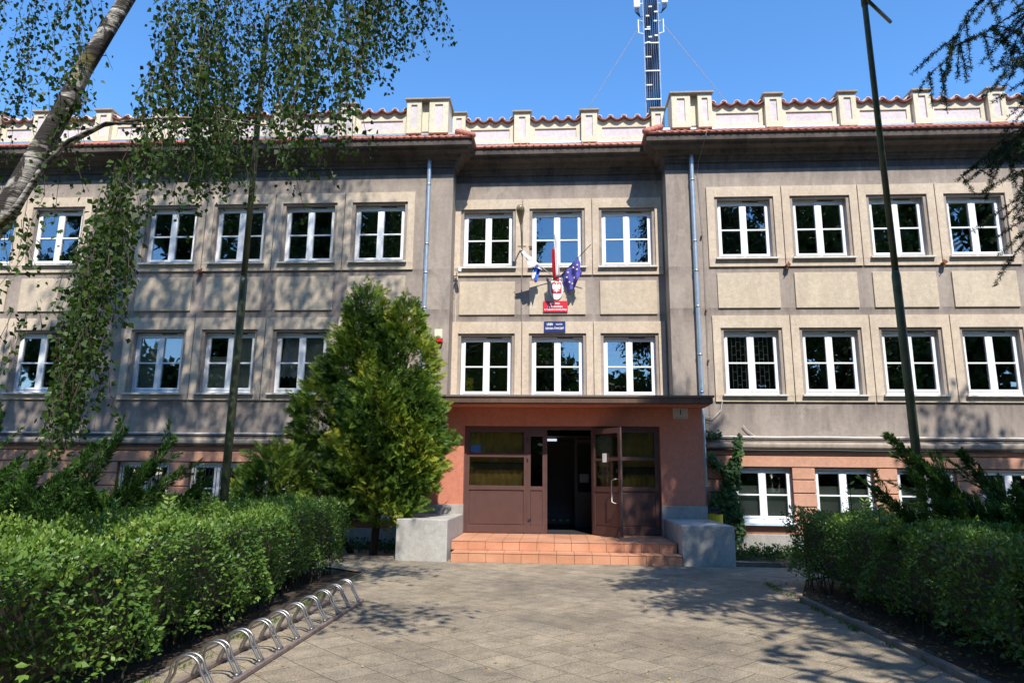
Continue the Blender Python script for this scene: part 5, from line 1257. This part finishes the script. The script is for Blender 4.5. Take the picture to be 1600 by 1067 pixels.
for i, (x, y, h) in enumerate(((-4.5,-18,24),(-12,-18,26),(-20,-18,26),(12.5,-19,24),(20.5,-18,27),(28.5,-18,27),(-29,-18,26),(5.2,-26,10),(-1,-27,12),(36,-18,25),(-38,-18,25),(-8,-25,24),(-16,-26,26),(-25,-26,26),(16,-26,24),(24,-26,26),(32,-26,26))):
    big_tree(x, y, h, 5.8, ['dark tree mirrored left in the middle bay panes','second dark tree mirrored in the left wing panes','third dark tree mirrored in the left wing panes','dark tree mirrored in the first right wing panes','second dark tree mirrored in the right wing panes','farthest dark tree mirrored in the right wing panes','farthest dark tree mirrored in the left wing panes','shorter tree mirrored low between the others','distant tree mirrored low in the porch glass','outermost dark tree mirrored in the last right window','outermost dark tree mirrored in the first left window','rear-row tree mirrored behind the middle bay','rear-row tree mirrored in the inner left wing panes','rear-row tree mirrored in the outer left wing panes','rear-row tree mirrored in the inner right wing panes','rear-row tree mirrored between the right wing panes','rear-row tree mirrored in the outer right wing panes'][i], n=8500, leaf=.85, zlow=1.5)

n = 9000; bx_ = rng.uniform(-75,75,n); P = np.stack([bx_, -42+rng.normal(scale=2.5,size=n), (11+3*np.sin(bx_*.35)+2*np.sin(bx_*.9))*rng.random(n)**.8],1)
tb_ = quads_obj('tree_belt', kites(P, rdir(n), rdir(n), rng.uniform(.8,1.7,n), 1.1, .45), rng.random(n), M['treeleaf'], None, origin=(0,-42,0)); tb_['kind'] = 'stuff'; tb_['label'] = 'far belt of trees mirrored low in the door glass'
# ---- ivy on the wall corner right of the porch
IV = empty('ivy', (4.2, W, .1), 'dark ivy climbing the orange plinth between porch and basement window', 'ivy'); iv, it = [], []
def ivy_patch(pts, wd, n):
    P = np.array(pts); t = rng.random(n)*(len(P)-1); i = t.astype(int); f = (t-i)[:,None]; c = P[i]*(1-f)+P[np.minimum(i+1,len(P)-1)]*f
    w_ = np.interp(t, range(len(P)), wd); q = np.stack([c[:,0]+rng.uniform(-1,1,n)*w_, np.full(n,W-.06)-rng.gamma(1.5,.05,n)-.03, c[:,1]+rng.normal(scale=.06,size=n)],1)
    D = np.stack([rng.normal(scale=.5,size=n), -rng.uniform(.1,.6,n), -rng.uniform(.3,1.1,n)],1); NN = np.stack([rng.normal(scale=.4,size=n), np.full(n,-1.0), rng.uniform(.2,1,n)],1); l = rng.uniform(.055,.105,n)
    iv.append(heart_leaves(q, D, NN, l, l*.95)); it.append(np.clip(.30+.35*rng.random(n)+.15*np.sin(q[:,2]*6),0,1))
ivy_patch([(4.15,.35),(4.12,.9),(4.05,1.3)], [.34,.36,.28], 900); ivy_patch([(4.12,1.25),(4.25,1.65),(4.22,1.95)], [.20,.20,.18], 420)
ivy_patch([(4.20,1.9),(4.38,2.1),(4.44,2.4),(4.46,2.68)], [.14,.12,.09,.06], 230); ivy_patch([(4.15,1.9),(3.95,2.0),(3.82,2.1),(3.80,2.3)], [.12,.12,.08,.06], 170); ivy_patch([(3.78,2.73),(4.02,2.75)], [.10,.08], 40)
quads_obj('foliage', np.concatenate(iv), np.concatenate(it), M['ivyleaf'], IV, per=6)
q = MB()
for pts in ([(4.15,0),(4.1,.9),(4.2,1.7),(4.42,2.2),(4.46,2.7)], [(4.05,0),(4.1,1.2),(4.1,1.9),(3.85,2.05),(3.8,2.7)]): q.tube([(x,W-.055,z) for x,z in pts], .012, 5)
obj('stem', q, M['bark'], IV)
# groundcover and weeds by the right base, sapling, shoots
def ground_leaves(name, label, x0, x1, y0, y1, n, leaf, mat, h=.12, tlo=.3, kind='stuff', root=None):
    P = np.stack([rng.uniform(x0,x1,n), rng.uniform(y0,y1,n), rng.random(n)*h*(.5+.5*np.sin(rng.uniform(x0,x1,n)*3))+.01],1); D = rdir(n)*.8+np.array([0,0,.5]); l = leaf*rng.uniform(.6,1.3,n)
    o = quads_obj(name, kites(P, D, rdir(n)*.5+np.array([0,0,1.0]), l, l*.6, .45), np.clip(tlo+.5*rng.random(n),0,1), mat, None, origin=((x0+x1)/2,(y0+y1)/2,0)); o['kind'] = kind; o['label'] = label; return o
ground_leaves('ground_cover', 'low green ground cover along the right base of the wall', 3.6, 9.5, 15.4, 17.1, 5200, .075, M['ivyleaf'], .22)
ground_leaves('ground_cover', 'low weeds in the dark soil under the thuja', -6.2, -3.4, 15.3, 17.0, 1500, .08, M['ivyleaf'], .20, .1)
n = 420; X = rng.uniform(-3.2,3.4,n); Yy = rng.uniform(5,14,n); l = rng.uniform(.018,.045,n)
fl = quads_obj('fallen_leaves', kites(np.stack([X,Yy,rng.uniform(.004,.01,n)],1), np.stack([rng.normal(size=n),rng.normal(size=n),rng.normal(scale=.12,size=n)],1), np.tile([0,0,1.0],(n,1))+rng.normal(scale=.15,size=(n,3)), l, l*.7, .45), rng.random(n), M['deadleaf'], None, origin=(0,9,0)); fl['kind'] = 'stuff'; fl['label'] = 'small dry leaves scattered on the slabs'
n = 700; X = rng.uniform(3.52,4.1,n); Yy = rng.uniform(5,12.5,n); l = rng.uniform(.025,.06,n)
fl = quads_obj('leaf_litter', kites(np.stack([X,Yy,rng.uniform(-.012,.01,n)],1), np.stack([rng.normal(size=n),rng.normal(size=n),rng.normal(scale=.2,size=n)],1), np.tile([0,0,1.0],(n,1))+rng.normal(scale=.3,size=(n,3)), l, l*.6, .45), rng.random(n)*.4, M['deadleaf'], None, origin=(3.8,9,0)); fl['kind'] = 'stuff'; fl['label'] = 'brown leaf litter on the soil along the right kerb'
n = 1500; t_ = rng.random(n); cl_ = rng.integers(0,60,n); cx_ = np.where(rng.random(60)<.5, -3.25, 3.40)+rng.normal(scale=.03,size=60); cy_ = rng.uniform(4.5,12,60)
fl = quads_obj('edge_weeds', kites(np.stack([cx_[cl_]+rng.normal(scale=.03,size=n), cy_[cl_]+rng.normal(scale=.05,size=n), np.full(n,.002)],1), np.stack([rng.normal(scale=.5,size=n),rng.normal(scale=.5,size=n),np.ones(n)],1), rdir(n), rng.uniform(.02,.07,n), .008, .4), t_, M['hedgeleaf'], None, origin=(0,8,0)); fl['kind'] = 'stuff'; fl['label'] = 'tiny grass tufts along the pavement edges'
def sprig(name, label, cat, base, h, n, leaf, mat, tint=.5, lean=(0,0), spread=.1, group=None, pairs=True):
    r = empty(name, base, label, cat, group); b = np.array(base, dtype=float); pts = [tuple(b+np.array([lean[0]*t*t, lean[1]*t*t, h*t])) for t in (0,.3,.6,.85,1)]
    obj('stem', MB().tube(pts, [.009,.008,.006,.004,.002], 5), M['twig'], r); t = np.repeat(np.linspace(.12,1,n), 2); s = np.tile([-1,1], n)
    c = b+np.stack([lean[0]*t*t, lean[1]*t*t, h*t],1); D = np.stack([s*(.8+.2*rng.random(2*n)), rng.normal(scale=.25,size=2*n), rng.uniform(.35,.9,2*n)],1); l = leaf*rng.uniform(.75,1.15,2*n)
    quads_obj('leaves', kites(c, D, np.stack([-s*.5,-np.ones(2*n),np.ones(2*n)*.7],1), l, l*.38, .45), np.clip(tint+.25*rng.normal(size=2*n),0,1), mat, r); return r
sprig('tall_shoot', 'thin upright shoot with paired leaves against the orange plinth', 'shoot', (5.25,11.9,.9), .92, 9, .13, M['ivyleaf'], .25)
for i, (x, y, h, lf) in enumerate(((4.75,11.6,.55,.10),(4.45,10.4,.32,.12),(-5.75,10.9,.75,.09),(-5.2,8.0,.28,.10),(-4.1,7.2,.34,.11),(4.1,9.2,.28,.11))):
    z0 = 1.05
    sprig('young_shoot', ['short leafy shoot above the right hedge end','broad-leaved shoot on the right hedge beside the green pole','tall light shoot above the left hedge before the juniper','small shoot on the left hedge top','bright shoot sticking out of the left hedge rim','low shoot on the near right hedge rim'][i], 'shoot', (x,y,z0), h, 7, lf, M['hedgeleaf'], .7)
def maple(label, base, n, rad, leaf=.13):
    r = empty('maple_seedling', base, label, 'seedling'); b = np.array(base, dtype=float); P = b+rng.normal(size=(n,3))*np.array(rad); D = rdir(n)+np.array([0,-.6,-.2]); l = leaf*.62*rng.uniform(.6,1.2,n)
    S = []; Tn = []
    for a in (-.9,0,.9):
        D2 = unit(D)+a*unit(np.cross(D, np.array([0,0,1.0]))); S.append(kites(P, D2, rdir(n)*.4+np.array([0,-.7,.8]), l*(1 if a == 0 else .8), l*.5, .5)); Tn.append(np.clip(.58+.2*rng.random(n),0,1))
    quads_obj('leaves', np.concatenate(S), np.concatenate(Tn), M['hedgeleaf'], r)
    q = MB()
    for p, d_ in zip(P, unit(D)): q.tube([tuple(p-d_*.09-np.array([0,0,.04])), tuple(p)], .0025, 4, cap=False)
    obj('stem', q, M['twig'], r); return r
maple('light green maple seedling poking out of the left hedge at the bottom left', (-3.45,4.9,.55), 16, (.12,.35,.2)); maple('maple seedling with broad pale leaves low in the left hedge face', (-3.50,8.2,.52), 12, (.05,.5,.16), .10)
maple('large-leaved maple seedling at the left edge of the left hedge top', (-4.5,4.3,1.2), 14, (.25,.25,.06), .14); maple('maple seedling on top of the right hedge in front of the green pole', (4.65,8.6,1.2), 18, (.28,.3,.07), .12)
maple('maple seedling low in the shaded right hedge face', (3.75,7.2,.45), 12, (.06,.35,.15), .12)
# yellow leaves on the right block, yellow tub behind it
n = 14; o_ = quads_obj('yellow_leaves', kites(np.stack([rng.uniform(3.1,3.35,n), rng.uniform(15.2,15.6,n), np.full(n,.775)+rng.random(n)*.02],1), rdir(n)*np.array([1,1,.3]), rdir(n)*.4+np.array([0,0,1.0]), .07, .045), np.full(n,.5), M['yellow'], None, origin=(3.2,15.4,.77)); tag(o_, 'few bright yellow leaves lying on the right concrete block', 'leaves')
tb = MB().lathe((3.72,16.75,.0), [(.12,0),(.17,.10),(.19,.86),(.17,.87),(.10,.88)], 16); tag(obj('yellow_tub', tb, M['yellow'], origin=(3.72,16.75,0)), 'yellow tub tucked behind the right block by the ivy', 'tub')
tb = MB().tube([(3.62,16.6,.93),(3.8,16.55,.90),(3.85,16.75,.92),(3.66,16.82,.96),(3.6,16.62,.99),(3.8,16.6,1.0)], .025, 8); tag(obj('coiled_hose', tb, M['black'], origin=(3.72,16.7,.93)), 'coil of black hose on the yellow tub', 'hose')
